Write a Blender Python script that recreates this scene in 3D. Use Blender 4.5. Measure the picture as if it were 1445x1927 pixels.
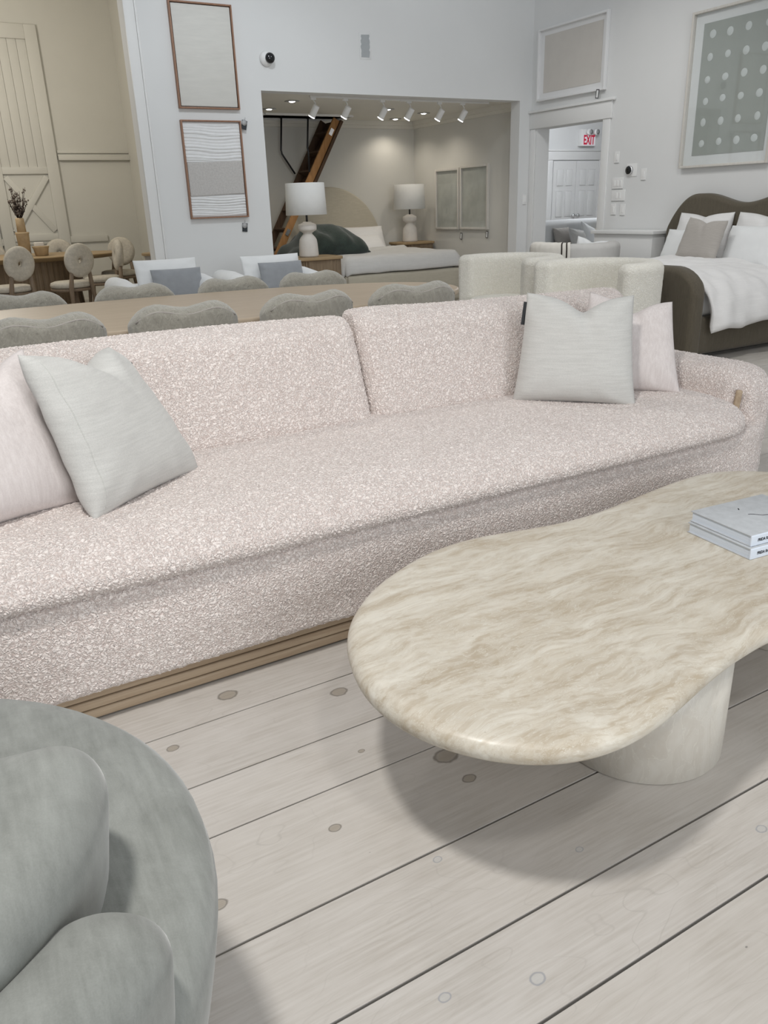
import bpy, bmesh, math, random
import numpy as np
from mathutils import Vector, Matrix
random.seed(7); RNG = np.random.default_rng(7)
for o in list(bpy.data.objects): bpy.data.objects.remove(o, do_unlink=True)
SC = bpy.context.scene; COL = SC.collection
PI = math.pi; rad = math.radians

# ------------------------------------------------------------------ camera
YAW, PITCH, ROLL, CAMZ, FPX = rad(29.395), rad(21.254), rad(-1.940), 1.25, 1483.4
fw = Vector((math.sin(YAW)*math.cos(PITCH), math.cos(YAW)*math.cos(PITCH), -math.sin(PITCH)))
r0 = fw.cross(Vector((0, 0, 1))).normalized(); u0 = r0.cross(fw)
rt = math.cos(ROLL)*r0 + math.sin(ROLL)*u0; up = -math.sin(ROLL)*r0 + math.cos(ROLL)*u0
cd = bpy.data.cameras.new('camera'); cam = bpy.data.objects.new('camera', cd); COL.objects.link(cam)
cam.matrix_world = Matrix(((rt.x, up.x, -fw.x, 0), (rt.y, up.y, -fw.y, 0), (rt.z, up.z, -fw.z, CAMZ), (0, 0, 0, 1)))
cd.sensor_fit = 'VERTICAL'; cd.sensor_height = 36.0; cd.lens = FPX/1927*36.0; cd.clip_start = .02; cd.clip_end = 100
SC.camera = cam

# ------------------------------------------------------------------ light
wd = bpy.data.worlds.new('world'); SC.world = wd; wd.use_nodes = True
bg = wd.node_tree.nodes['Background']; bg.inputs[0].default_value = (.93, .965, 1.0, 1); bg.inputs[1].default_value = .37
SC.view_settings.view_transform = 'Standard'; SC.view_settings.look = 'None'
SC.view_settings.exposure = 0.0; SC.view_settings.gamma = 1.0; SC.view_settings.use_curve_mapping = False

def lamp(name, kind, loc, power, color=(1, 1, 1), size=.1, target=None, spot=1.2, blend=.6):
    l = bpy.data.lights.new(name, kind); l.energy = power; l.color = color
    if kind == 'AREA': l.shape = 'DISK'; l.size = size
    else: l.shadow_soft_size = size
    if kind == 'SPOT': l.spot_size = spot; l.spot_blend = blend
    o = bpy.data.objects.new(name, l); COL.objects.link(o); o.location = loc
    if target is not None:
        o.rotation_euler = (Vector(target)-Vector(loc)).to_track_quat('-Z', 'Y').to_euler()
    return o
WARM = (1, .975, .935)
lamp('overhead_spot_light', 'SPOT', (-.3, .85, 3.6), 250, WARM, .16, (.6, 1.5, 0), 2.2, .9)
lamp('overhead_spot_light', 'SPOT', (.5, -.9, 3.6), 85, WARM, .16, (1.4, 2.2, .3), 2.0, .9)
lamp('overhead_spot_light', 'SPOT', (4.4, 3.4, 3.8), 130, (1, .98, .95), .16, (5.4, 5.2, 0), 2.0, .9)
lamp('overhead_spot_light', 'SPOT', (4.9, 6.0, 3.9), 85, (1, .985, .96), .16, (6.9, 6.4, .6), 1.7, 1.0)  # added to brighten the right wall, no fixture behind it
lamp('overhead_spot_light', 'SPOT', (4.6, 5.6, 4.0), 55, (.93, .97, 1), .16, (5.2, 8.4, 2.2), 1.7, .9)  # extra spot, added to lift the upper back wall
lamp('overhead_spot_light', 'SPOT', (1.4, 4.6, 3.8), 90, (1, .97, .92), .16, (1.4, 4.6, 0), 2.1, .9)
lamp('overhead_spot_light', 'SPOT', (2.6, 6.0, 3.9), 95, (.90, .955, 1), .16, (2.9, 8.4, 1.6), 1.6, .9)
w = lamp('daylight_fill', 'AREA', (1.5, -4.5, 2.0), 150, (.93, .97, 1), 3.2, (1.5, 6, .9))  # unseen disc added behind the camera to fill surfaces facing it, no window built
lamp('dining_room_light', 'POINT', (.6, 11.3, 3.2), 118, (1, .945, .85), .25)
lamp('hall_light', 'POINT', (10.6, 10.9, 2.75), 85, (.92, .95, 1), .25)

# ------------------------------------------------------------------ materials
MATS = {}
def _n(nt, t, **kw):
    n = nt.nodes.new(t)
    for k, v in kw.items(): setattr(n, k, v)
    return n
def _in(nt, sock, v):
    if hasattr(v, 'is_linked') or isinstance(v, bpy.types.NodeSocket): nt.links.new(v, sock)
    else: sock.default_value = v
def math_(nt, op, a, b=None, c=None, clamp=False):
    n = _n(nt, 'ShaderNodeMath', operation=op, use_clamp=clamp)
    for i, v in enumerate((a, b, c)):
        if v is not None: _in(nt, n.inputs[i], v)
    return n.outputs[0]
def mapr(nt, v, a, b, c, d, smooth=False):
    n = _n(nt, 'ShaderNodeMapRange'); n.clamp = True
    if smooth: n.interpolation_type = 'SMOOTHSTEP'
    _in(nt, n.inputs[0], v)
    for i, x in enumerate((a, b, c, d)): _in(nt, n.inputs[i+1], x)
    return n.outputs[0]
def mixc(nt, f, a, b, blend='MIX'):
    n = _n(nt, 'ShaderNodeMix', data_type='RGBA', blend_type=blend)
    _in(nt, n.inputs[0], f)
    for i, v in ((6, a), (7, b)):
        if isinstance(v, (tuple, list)): v = (*v[:3], 1)
        _in(nt, n.inputs[i], v)
    return n.outputs[2]
def noise(nt, vec, scale, detail=2, rough=.5, dist=0, out=0):
    n = _n(nt, 'ShaderNodeTexNoise')
    if vec is not None: nt.links.new(vec, n.inputs['Vector'])
    n.inputs['Scale'].default_value = scale; n.inputs['Detail'].default_value = detail
    n.inputs['Roughness'].default_value = rough; n.inputs['Distortion'].default_value = dist
    return n.outputs[out]
def mapping(nt, vec, scale=(1, 1, 1), loc=(0, 0, 0), rot=(0, 0, 0)):
    n = _n(nt, 'ShaderNodeMapping'); nt.links.new(vec, n.inputs[0])
    n.inputs['Scale'].default_value = scale; _in(nt, n.inputs['Location'], loc); n.inputs['Rotation'].default_value = rot
    return n.outputs[0]
def bump(nt, h, strength=.3, dist=.002, nrm=None):
    n = _n(nt, 'ShaderNodeBump'); nt.links.new(h, n.inputs['Height'])
    n.inputs['Strength'].default_value = strength; n.inputs['Distance'].default_value = dist
    if nrm is not None: nt.links.new(nrm, n.inputs['Normal'])
    return n.outputs[0]
def newmat(name):
    m = bpy.data.materials.new(name); m.use_nodes = True; MATS[name] = m
    nt = m.node_tree; b = nt.nodes['Principled BSDF']
    tc = _n(nt, 'ShaderNodeTexCoord').outputs['Object']
    return m, nt, b, tc
def simple(name, col, rough=.6, var=0, vscale=8, bmp=0, bscale=80, bdist=.002, metal=0, sheen=0, stretch=(1, 1, 1), emit=0, spec=.3, coat=0):
    """plain material: colour varied by a noise, a fine noise relief"""
    m, nt, b, tc = newmat(name)
    v = mapping(nt, tc, stretch) if stretch != (1, 1, 1) else tc
    c2 = tuple(max(0, x*(1-var)) for x in col); c1 = tuple(min(1, x*(1+var*.5)) for x in col)
    if var: nt.links.new(mixc(nt, mapr(nt, noise(nt, v, vscale, 3, .6), .3, .7, 0, 1), c2, c1), b.inputs['Base Color'])
    else: b.inputs['Base Color'].default_value = (*col, 1)
    b.inputs['Roughness'].default_value = rough; b.inputs['Metallic'].default_value = metal
    b.inputs['Specular IOR Level'].default_value = spec
    if sheen: b.inputs['Sheen Weight'].default_value = sheen; b.inputs['Sheen Roughness'].default_value = .5
    if coat: b.inputs['Coat Weight'].default_value = coat
    if bmp: nt.links.new(bump(nt, noise(nt, v, bscale, 2, .6), bmp, bdist), b.inputs['Normal'])
    if emit:
        b.inputs['Emission Color'].default_value = (*col, 1); b.inputs['Emission Strength'].default_value = emit
    return m
def curly(name, pile, ground_shade, scale, height, rough=.95, sheen=.15, lo=.06):
    """looped / curly pile cloth: worm-like loops as true displacement"""
    m, nt, b, tc = newmat(name)
    wv = noise(nt, tc, scale*.75, 1.5, .5, 0, 1)
    va = _n(nt, 'ShaderNodeVectorMath', operation='MULTIPLY_ADD'); nt.links.new(wv, va.inputs[0]); va.inputs[1].default_value = (2.6/scale,)*3; nt.links.new(tc, va.inputs[2])
    vo = _n(nt, 'ShaderNodeTexVoronoi', feature='DISTANCE_TO_EDGE'); nt.links.new(va.outputs[0], vo.inputs['Vector']); vo.inputs['Scale'].default_value = scale
    n1 = noise(nt, tc, scale*1.3, 1.0, .5, .5)
    worm = mapr(nt, math_(nt, 'ABSOLUTE', math_(nt, 'SUBTRACT', n1, .5)), 0, lo, 1, 0, True)
    h = math_(nt, 'ADD', math_(nt, 'MULTIPLY', mapr(nt, vo.outputs['Distance'], 0, .36, 0, 1, True), .60), math_(nt, 'MULTIPLY', worm, .40))
    h = math_(nt, 'ADD', h, math_(nt, 'MULTIPLY', noise(nt, tc, scale*.35, 2), .25))
    big = noise(nt, tc, 3.0, 3)
    c = mixc(nt, mapr(nt, h, .10, .75, 0, 1), ground_shade, pile)  # weave colour plus shade painted into the crevices between loops
    c = mixc(nt, mapr(nt, big, .35, .7, 0, .10), c, ground_shade)
    nt.links.new(c, b.inputs['Base Color'])
    b.inputs['Roughness'].default_value = rough; b.inputs['Specular IOR Level'].default_value = .15
    b.inputs['Sheen Weight'].default_value = sheen
    d = _n(nt, 'ShaderNodeDisplacement'); nt.links.new(h, d.inputs['Height']); d.inputs['Midlevel'].default_value = .6; d.inputs['Scale'].default_value = height
    nt.links.new(d.outputs[0], nt.nodes['Material Output'].inputs['Displacement'])
    m.displacement_method = 'BOTH'
    return m
def fur(name, tip, root):
    """short dense fur: soft tufts as displacement, fine hairs as relief"""
    m, nt, b, tc = newmat(name)
    a = noise(nt, mapping(nt, tc, (1, 1, .6)), 42, 3, .6, .8); f = noise(nt, mapping(nt, tc, (1, 1, .35)), 220, 2, .6); big = noise(nt, tc, 7, 2)
    k = math_(nt, 'ADD', math_(nt, 'MULTIPLY', mapr(nt, a, .3, .7, 0, 1), .5), math_(nt, 'ADD', math_(nt, 'MULTIPLY', mapr(nt, f, .3, .7, 0, 1), .25), math_(nt, 'MULTIPLY', mapr(nt, big, .3, .7, 0, 1), .25)))
    nt.links.new(mixc(nt, k, root, tip), b.inputs['Base Color'])
    b.inputs['Roughness'].default_value = 1; b.inputs['Specular IOR Level'].default_value = .1
    b.inputs['Sheen Weight'].default_value = .5; b.inputs['Sheen Roughness'].default_value = .6
    d = _n(nt, 'ShaderNodeDisplacement'); nt.links.new(math_(nt, 'ADD', math_(nt, 'MULTIPLY', a, .8), math_(nt, 'MULTIPLY', f, .3)), d.inputs['Height']); d.inputs['Midlevel'].default_value = .5; d.inputs['Scale'].default_value = .010
    nt.links.new(d.outputs[0], nt.nodes['Material Output'].inputs['Displacement']); m.displacement_method = 'BOTH'
    return m
def linen(name, col, dark, vert=False, s=1.0, streak=.5):
    """woven linen: slubby streaks in one direction and a fine weave"""
    m, nt, b, tc = newmat(name)
    a = (4, 4, 60) if not vert else (60, 60, 4)
    w = noise(nt, mapping(nt, tc, tuple(x*s for x in a)), 3, 3, .6)
    f = noise(nt, tc, 420*s, 1, .5)
    k = math_(nt, 'ADD', math_(nt, 'MULTIPLY', mapr(nt, w, .3, .7, 0, 1), streak), math_(nt, 'MULTIPLY', mapr(nt, f, .3, .7, 0, 1), 1-streak))
    nt.links.new(mixc(nt, k, dark, col), b.inputs['Base Color'])
    b.inputs['Roughness'].default_value = .85; b.inputs['Specular IOR Level'].default_value = .2
    b.inputs['Sheen Weight'].default_value = .15
    nrm = bump(nt, noise(nt, tc, 9, 2, .5), .25, .02)
    nt.links.new(bump(nt, f, .25, .0008, nrm), b.inputs['Normal'])
    return m
def wood(name, light, dark, scale=1.0, axis='x', rough=.5, grain=.5):
    m, nt, b, tc = newmat(name)
    st = {'x': (1.2, 22, 22), 'y': (22, 1.2, 22), 'z': (22, 22, 1.2)}[axis]
    v = mapping(nt, tc, tuple(x*scale for x in st))
    g = noise(nt, v, 2.2, 5, .65, .8); g2 = noise(nt, mapping(nt, tc, tuple(x*scale*5 for x in st)), 2, 2)
    k = math_(nt, 'ADD', math_(nt, 'MULTIPLY', mapr(nt, g, .3, .7, 0, 1), .75), math_(nt, 'MULTIPLY', g2, .3))
    nt.links.new(mixc(nt, mapr(nt, k, .2, 1.0, 0, grain*2, False), light, dark), b.inputs['Base Color'])
    b.inputs['Roughness'].default_value = rough; b.inputs['Specular IOR Level'].default_value = .3
    nt.links.new(bump(nt, k, .15, .001), b.inputs['Normal'])
    return m

M = {}
M['wall'] = simple('white_wall_paint', (.755, .76, .755), .7, .015, 2, .08, 220, .0008)
M['wall_alcove'] = simple('alcove_wall_paint', (.66, .65, .61), .7, .02, 2, .08, 200, .001)
M['wall_cream'] = simple('cream_wall_paint', (.66, .645, .59), .7, .02, 2, .08, 200, .001)
M['trim'] = simple('white_trim_paint', (.79, .79, .78), .45, .01, 3)
M['ceiling'] = simple('ceiling_paint', (.74, .72, .66), .8, .02, 2)
M['slab'] = simple('floor_joint_filler', (.075, .095, .11), .9, .3, 30)
M['oak'] = wood('pale_oak', (.47, .37, .265), (.33, .24, .16), 1.0, 'x', .5)
M['oak_table'] = wood('limed_oak', (.50, .41, .31), (.42, .335, .245), .8, 'x', .42)
M['oak_z'] = wood('weathered_oak', (.27, .20, .13), (.15, .105, .065), 1, 'z', .6)
M['brown_z'] = wood('dark_fluted_wood', (.12, .08, .05), (.05, .033, .02), 1, 'z', .6)
M['oak_leg'] = wood('grey_oak_leg', (.26, .20, .145), (.18, .13, .09), 1, 'z', .55)
M['oak_left'] = wood('honey_oak', (.40, .29, .165), (.28, .19, .10), .8, 'x', .5)
M['walnut'] = wood('red_brown_frame_wood', (.36, .21, .14), (.26, .14, .09), 1.5, 'z', .5)
M['pine'] = wood('orange_pine', (.47, .25, .10), (.30, .14, .05), 1, 'z', .6)
M['pine_dark'] = wood('dark_board', (.12, .07, .04), (.05, .03, .02), 1, 'z', .7)  # dark brown wood for far ladder rail, rungs and hatch
M['boucle'] = curly('blush_boucle', (.905, .83, .79), (.58, .49, .455), 82, .0045, .95, .3, .10)
M['boucle_white'] = curly('ivory_boucle', (.86, .84, .775), (.74, .715, .64), 60, .003, .95, .2, .1)
M['shearling'] = fur('grey_shearling', (.42, .40, .345), (.25, .237, .20))
M['donut'] = simple('oat_boucle_small', (.56, .52, .45), .95, .15, 30, .6, 120, .004)
M['linen'] = linen('pale_grey_linen', (.64, .635, .61), (.50, .495, .475))
M['velvet_pink'] = linen('blush_velvet', (.74, .69, .675), (.61, .555, .54), True, .7, .7)
M['linen_white'] = linen('white_bed_linen', (.82, .81, .80), (.74, .73, .72), False, .6)
M['linen_taupe'] = linen('taupe_linen', (.46, .43, .40), (.37, .345, .315))
M['linen_grey'] = linen('grey_bed_linen', (.63, .62, .60), (.54, .53, .51), False, .6)
M['linen_beige'] = linen('beige_upholstery', (.54, .50, .41), (.41, .375, .30))
M['cotton'] = simple('white_cotton', (.80, .81, .81), .9, .04, 6, .3, 300, .001, sheen=.1)
M['blue_grey'] = simple('blue_grey_velvet', (.30, .315, .335), .85, .08, 12, .2, 200, .001, sheen=.4)
M['olive'] = linen('olive_brown_upholstery', (.135, .115, .085), (.085, .073, .053), True, .8)
M['green_cloth'] = simple('dark_green_blanket', (.035, .05, .042), .9, .3, 12, .4, 60, .01, sheen=.3)
M['grey_fabric'] = simple('pale_grey_weave', (.58, .57, .55), .9, .05, 10, .3, 250, .001)
M['ceramic'] = simple('matte_white_ceramic', (.72, .68, .63), .7, .06, 10, .2, 60, .002)
M['shade'] = simple('white_lamp_shade', (.84, .84, .82), .9, .02, 20, .1, 300, .0005)
M['clay'] = simple('tan_clay', (.48, .36, .22), .8, .15, 14, .3, 40, .003)
M['twig'] = simple('dark_twig', (.03, .02, .016), .8)
M['bud'] = simple('grey_bud', (.16, .13, .11), .9)
M['black'] = simple('black_metal', (.015, .015, .017), .4, spec=.5)
M['steel'] = simple('polished_metal', (.75, .75, .76), .25, metal=1)
M['plastic'] = simple('white_plastic', (.84, .84, .83), .35, spec=.5)
M['plastic_grey'] = simple('grey_plastic', (.45, .45, .45), .4)
M['lens'] = simple('black_glass', (.006, .007, .008), .12, spec=.6)
M['canvas'] = simple('cream_canvas', (.68, .67, .63), .8, .05, 5, .25, 160, .001, stretch=(1, 1, 6))
M['fabric_white'] = simple('white_pleated_cloth', (.80, .80, .80), .9, .03, 20, .2, 200, .001)
M['woven'] = simple('oat_woven_band', (.56, .54, .52), .95, .12, 60, .5, 120, .002)
M['sand'] = simple('sand_print', (.62, .59, .55), .8, .03, 6, .2, 220, .0005)
M['sage'] = simple('sage_grey_print', (.35, .38, .355), .8, .04, 6)
M['mat_board'] = simple('white_mat_board', (.70, .73, .73), .8, .02, 20)
M['dot'] = simple('pale_dot_print', (.60, .645, .635), .8, .05, 60)
M['frame_pale'] = wood('pale_maple_frame', (.67, .65, .61), (.60, .57, .52), 1, 'z', .5)
M['frame_white'] = simple('white_frame', (.80, .80, .80), .45)
M['mist'] = simple('misty_green_print', (.50, .52, .48), .8, .2, 4)
M['paper'] = simple('page_block', (.70, .76, .84), .8, .12, 3, .3, 900, .0006, stretch=(1, 1, 60))
M['book_cloth'] = simple('grey_book_cloth', (.50, .52, .54), .85, .10, 40, .4, 500, .0006)
M['book_spine'] = simple('pale_book_spine', (.70, .76, .85), .75, .04, 40, .3, 500, .0005)
M['ink'] = simple('black_ink', (.01, .01, .012), .7)
M['red'] = simple('exit_red', (.60, .012, .05), .5, emit=.12)
M['exit_face'] = simple('exit_face', (.88, .84, .88), .5, emit=.08)
M['spot_glow'] = simple('lit_spot_face', (1, .98, .95), .4, emit=14)
M['patch'] = simple('grey_primer', (.42, .44, .45), .8, .05, 20)
M['velvet_grey'] = None
M['tag_card'] = simple('charcoal_card', (.04, .045, .05), .7)
M['rug_dark'] = simple('dark_void', (.02, .02, .02), 1)

def m_glass():
    m = bpy.data.materials.new('picture_glass'); m.use_nodes = True; nt = m.node_tree
    nt.nodes.remove(nt.nodes['Principled BSDF'])
    t = _n(nt, 'ShaderNodeBsdfTransparent'); g = _n(nt, 'ShaderNodeBsdfGlossy'); g.inputs['Roughness'].default_value = .03
    lw = _n(nt, 'ShaderNodeLayerWeight'); fac = math_(nt, 'ADD', .035, math_(nt, 'MULTIPLY', math_(nt, 'POWER', lw.outputs['Facing'], 4.0), .6))
    mx = _n(nt, 'ShaderNodeMixShader'); nt.links.new(fac, mx.inputs[0]); nt.links.new(t.outputs[0], mx.inputs[1]); nt.links.new(g.outputs[0], mx.inputs[2])
    nt.links.new(mx.outputs[0], nt.nodes['Material Output'].inputs[0]); return m
M['glass'] = m_glass()

def m_velvet():
    m, nt, b, tc = newmat('sage_grey_velvet')
    a = noise(nt, mapping(nt, tc, (1, 1, .5), (0, 0, 0), (0, 0, .5)), 9, 5, .7, .4)
    st = noise(nt, mapping(nt, tc, (30, 4, 8), (0, 0, 0), (0, 0, -.5)), 2.5, 4, .65)
    f = noise(nt, tc, 500, 1)
    k = math_(nt, 'ADD', math_(nt, 'MULTIPLY', mapr(nt, a, .3, .7, 0, 1), .45), math_(nt, 'ADD', math_(nt, 'MULTIPLY', mapr(nt, st, .3, .7, 0, 1), .35), math_(nt, 'MULTIPLY', f, .25)))
    nt.links.new(mixc(nt, k, (.165, .172, .157), (.33, .34, .32)), b.inputs['Base Color'])
    b.inputs['Roughness'].default_value = .8; b.inputs['Specular IOR Level'].default_value = .2
    b.inputs['Sheen Weight'].default_value = .35; b.inputs['Sheen Roughness'].default_value = .4
    nt.links.new(bump(nt, f, .2, .0008), b.inputs['Normal']); return m
M['velvet_grey'] = m_velvet()

def m_travertine(name, vertical=False):
    m, nt, b, tc = newmat(name)
    if vertical: v = mapping(nt, tc, (7, 7, .7))
    else: v = mapping(nt, tc, (4.0, 17, 17), (0, 0, 0), (0, 0, rad(8)))
    warp = noise(nt, tc, 4.5, 1.8, .5, .0, 1)
    vv = _n(nt, 'ShaderNodeVectorMath', operation='MULTIPLY_ADD'); nt.links.new(warp, vv.inputs[0]); vv.inputs[1].default_value = (.9, 2.0, .9); nt.links.new(v, vv.inputs[2])
    band = noise(nt, vv.outputs[0], 1.15, 4, .58, .3)
    fine = noise(nt, vv.outputs[0], 5.0, 3.5, .6, .3)
    tint = noise(nt, vv.outputs[0], .8, 3, .5)
    cloud = noise(nt, mapping(nt, tc, (1, 2.2, 1)), 26, 5, .72)
    k = math_(nt, 'ADD', math_(nt, 'MULTIPLY', mapr(nt, band, .33, .68, 0, 1), .60), math_(nt, 'MULTIPLY', mapr(nt, fine, .3, .7, 0, 1), .40))
    c = mixc(nt, mapr(nt, k, .2, .85, 0, 1), (.455, .385, .29), (.71, .67, .585))
    c = mixc(nt, mapr(nt, tint, .42, .66, 0, .28), c, (.48, .40, .29))
    c = mixc(nt, mapr(nt, cloud, .42, .72, 0, .42), c, (.64, .61, .545))
    if vertical: c = mixc(nt, .55, c, (.66, .64, .60))
    vein = mapr(nt, math_(nt, 'ABSOLUTE', math_(nt, 'SUBTRACT', fine, .5)), 0, .018, .55, 0)
    c = mixc(nt, vein, c, (.71, .685, .61))
    pit = mapr(nt, noise(nt, mapping(nt, tc, (1, 1.6, 1)), 110, 2), .24, .30, 1, 0)
    pit = math_(nt, 'MULTIPLY', pit, mapr(nt, band, .5, .6, 0, .6))
    c = mixc(nt, pit, c, (.36, .31, .24))
    nt.links.new(c, b.inputs['Base Color'])
    nt.links.new(mapr(nt, k, 0, 1, .42, .30), b.inputs['Roughness']); b.inputs['Specular IOR Level'].default_value = .38
    nt.links.new(bump(nt, math_(nt, 'SUBTRACT', k, pit), .12, .0012), b.inputs['Normal']); return m
M['travertine'] = m_travertine('travertine_top'); M['travertine_v'] = m_travertine('travertine_base', True)

KNOTS = [(.519, 1.838, .019, 0), (.787, 1.684, .017, 0), (.884, 1.302, .022, 0), (.883, 1.206, .012, 0), (.546, 1.232, .010, 0), (.718, 1.428, .006, 0), (.323, 1.691, .011, 0),
         (.684, .730, .0105, 1), (.528, .785, .008, 1), (1.31, .751, .009, 1), (.264, 1.171, .012, 0), (.685, 1.042, .007, 1), (.948, .91, .006, 1), (1.60, 1.60, .02, 0), (2.9, 1.5, .02, 0), (4.2, 2.6, .02, 0), (3.8, 3.4, .02, 0)]
def m_floor():
    m, nt, b, tc = newmat('whitewashed_pine')
    pos = _n(nt, 'ShaderNodeNewGeometry').outputs['Position']
    rnd = _n(nt, 'ShaderNodeObjectInfo').outputs['Random']
    cx = _n(nt, 'ShaderNodeCombineXYZ'); nt.links.new(math_(nt, 'MULTIPLY', rnd, 37.0), cx.inputs[0]); nt.links.new(math_(nt, 'MULTIPLY', rnd, 11.0), cx.inputs[2])
    va = _n(nt, 'ShaderNodeVectorMath', operation='ADD'); nt.links.new(pos, va.inputs[0]); nt.links.new(cx.outputs[0], va.inputs[1]); p = va.outputs[0]
    wob = noise(nt, mapping(nt, p, (1.2, 3.0, 1)), 2.2, 2, .5)
    g0 = _n(nt, 'ShaderNodeSeparateXYZ'); nt.links.new(p, g0.inputs[0])
    ring = math_(nt, 'ADD', math_(nt, 'MULTIPLY', g0.outputs[1], 34), math_(nt, 'MULTIPLY', wob, 20))
    ring = math_(nt, 'ABSOLUTE', math_(nt, 'SINE', math_(nt, 'MULTIPLY', ring, 1.6)))
    ring = mapr(nt, ring, 0, .16, 1, 0, True)
    streak = noise(nt, mapping(nt, p, (2, 45, 20)), 3, 4, .65)
    cloud = noise(nt, mapping(nt, p, (1, 1.8, 1)), 5, 4, .6)
    c = mixc(nt, mapr(nt, streak, .3, .7, 0, 1), (.45, .415, .375), (.575, .545, .51))
    c = mixc(nt, mapr(nt, cloud, .35, .7, 0, .55), c, (.62, .59, .56))
    c = mixc(nt, mapr(nt, rnd, 0, 1, 0, .22), c, (.55, .505, .44))
    c = mixc(nt, math_(nt, 'MULTIPLY', ring, mapr(nt, noise(nt, p, 3, 2), .42, .66, 0, .30)), c, (.37, .345, .315))
    # knots: brown ovals with a grey ring at their own places in the boards
    sp = _n(nt, 'ShaderNodeSeparateXYZ'); nt.links.new(pos, sp.inputs[0])
    wv = noise(nt, pos, 60, 2)
    for kx, ky, kr, filled in KNOTS:
        dx = math_(nt, 'MULTIPLY', math_(nt, 'SUBTRACT', sp.outputs[0], kx), .75/kr)
        dy = math_(nt, 'MULTIPLY', math_(nt, 'SUBTRACT', sp.outputs[1], ky), 1/kr)
        d = math_(nt, 'SQRT', math_(nt, 'ADD', math_(nt, 'MULTIPLY', dx, dx), math_(nt, 'MULTIPLY', dy, dy)))
        d = math_(nt, 'ADD', d, math_(nt, 'MULTIPLY', math_(nt, 'SUBTRACT', wv, .5), .4))
        core = mapr(nt, d, .7, 1.05, .6 if not filled else .5, 0, True)
        rng = mapr(nt, math_(nt, 'ABSOLUTE', math_(nt, 'SUBTRACT', d, 1.0)), 0, .26, .75, 0, True)
        c = mixc(nt, core, c, (.27, .225, .165) if not filled else (.50, .50, .49)); c = mixc(nt, rng, c, (.15, .13, .105) if not filled else (.30, .31, .34))
    # small dents and specks
    vo = _n(nt, 'ShaderNodeTexVoronoi'); nt.links.new(mapping(nt, p, (1, 1.6, 1)), vo.inputs['Vector']); vo.inputs['Scale'].default_value = 9
    keep = _n(nt, 'ShaderNodeSeparateColor'); nt.links.new(vo.outputs['Color'], keep.inputs[0])
    speck = math_(nt, 'MULTIPLY', mapr(nt, vo.outputs['Distance'], .012, .035, .8, 0), math_(nt, 'GREATER_THAN', keep.outputs[0], .55))
    c = mixc(nt, speck, c, (.17, .16, .15))
    nt.links.new(c, b.inputs['Base Color'])
    nt.links.new(mapr(nt, cloud, .3, .7, .45, .6), b.inputs['Roughness']); b.inputs['Specular IOR Level'].default_value = .3
    hh = math_(nt, 'SUBTRACT', math_(nt, 'ADD', math_(nt, 'MULTIPLY', streak, .5), math_(nt, 'MULTIPLY', cloud, .8)), math_(nt, 'ADD', math_(nt, 'MULTIPLY', ring, .15), speck))
    nt.links.new(bump(nt, hh, .12, .002), b.inputs['Normal']); return m
M['floor'] = m_floor()

# ------------------------------------------------------------------ geometry helpers
def tag(o, label=None, cat=None, group=None, kind=None):
    if label: o['label'] = label
    if cat: o['category'] = cat
    if group: o['group'] = group
    if kind: o['kind'] = kind
    return o
def thing(name, label, cat, loc=(0, 0, 0), rz=0, group=None):
    o = bpy.data.objects.new(name, None); COL.objects.link(o); o.empty_display_size = .1
    o.location = loc; o.rotation_euler = (0, 0, rz)
    return tag(o, label, cat, group)
def mk(name, vf, mat, parent=None, smooth=True, loc=None, rot=None, world=False, bevel=0):
    """one mesh object; world=True: vertices are room coordinates, turned into the (unrotated) parent's"""
    V, F = vf; V = np.asarray(V, float).reshape(-1, 3)
    if world and parent is not None:
        p = parent; off = np.zeros(3)
        while p is not None: off += np.array(p.location); p = p.parent
        V = V-off
    me = bpy.data.meshes.new(name)
    if isinstance(F, np.ndarray) and F.ndim == 2:
        n, k = F.shape
        me.vertices.add(len(V)); me.vertices.foreach_set('co', V.astype(np.float32).ravel())
        me.loops.add(n*k); me.loops.foreach_set('vertex_index', F.astype(np.int32).ravel())
        me.polygons.add(n); me.polygons.foreach_set('loop_start', np.arange(0, n*k, k, dtype=np.int32))
        me.update(calc_edges=True)
    else: me.from_pydata(V.tolist(), [], [list(f) for f in F]); me.update()
    if bevel:
        bm = bmesh.new(); bm.from_mesh(me)
        bmesh.ops.bevel(bm, geom=[e for e in bm.edges if len(e.link_faces) == 2 and e.calc_face_angle(0) > .6], offset=bevel, segments=2, profile=.5, affect='EDGES')
        bm.to_mesh(me); bm.free()
    if smooth: me.polygons.foreach_set('use_smooth', [True]*len(me.polygons)); 
    if smooth == 'auto' or bevel:
        try: me.set_sharp_from_angle(angle=rad(40))
        except Exception: pass
    if mat is not None: me.materials.append(mat)
    o = bpy.data.objects.new(name, me); COL.objects.link(o)
    if parent is not None: o.parent = parent
    if loc is not None: o.location = loc
    if rot is not None: o.rotation_euler = rot
    return o
def copy_tree(o, parent=None):
    c = o.copy(); COL.objects.link(c); c.parent = parent
    if parent is not None: c.matrix_parent_inverse = o.matrix_parent_inverse
    for ch in list(o.children): copy_tree(ch, c)
    return c
def join(*vfs):
    V = []; F = []; k = 0
    for v, f in vfs:
        v = np.asarray(v, float).reshape(-1, 3); V.append(v)
        F += [[int(i)+k for i in q] for q in f]; k += len(v)
    return np.concatenate(V), F
def xf(vf, loc=(0, 0, 0), rot=(0, 0, 0), scl=(1, 1, 1)):
    from mathutils import Euler
    R = np.array(Euler(rot).to_matrix()); V = (np.asarray(vf[0], float)*np.array(scl))@R.T+np.array(loc)
    return V, vf[1]
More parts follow.
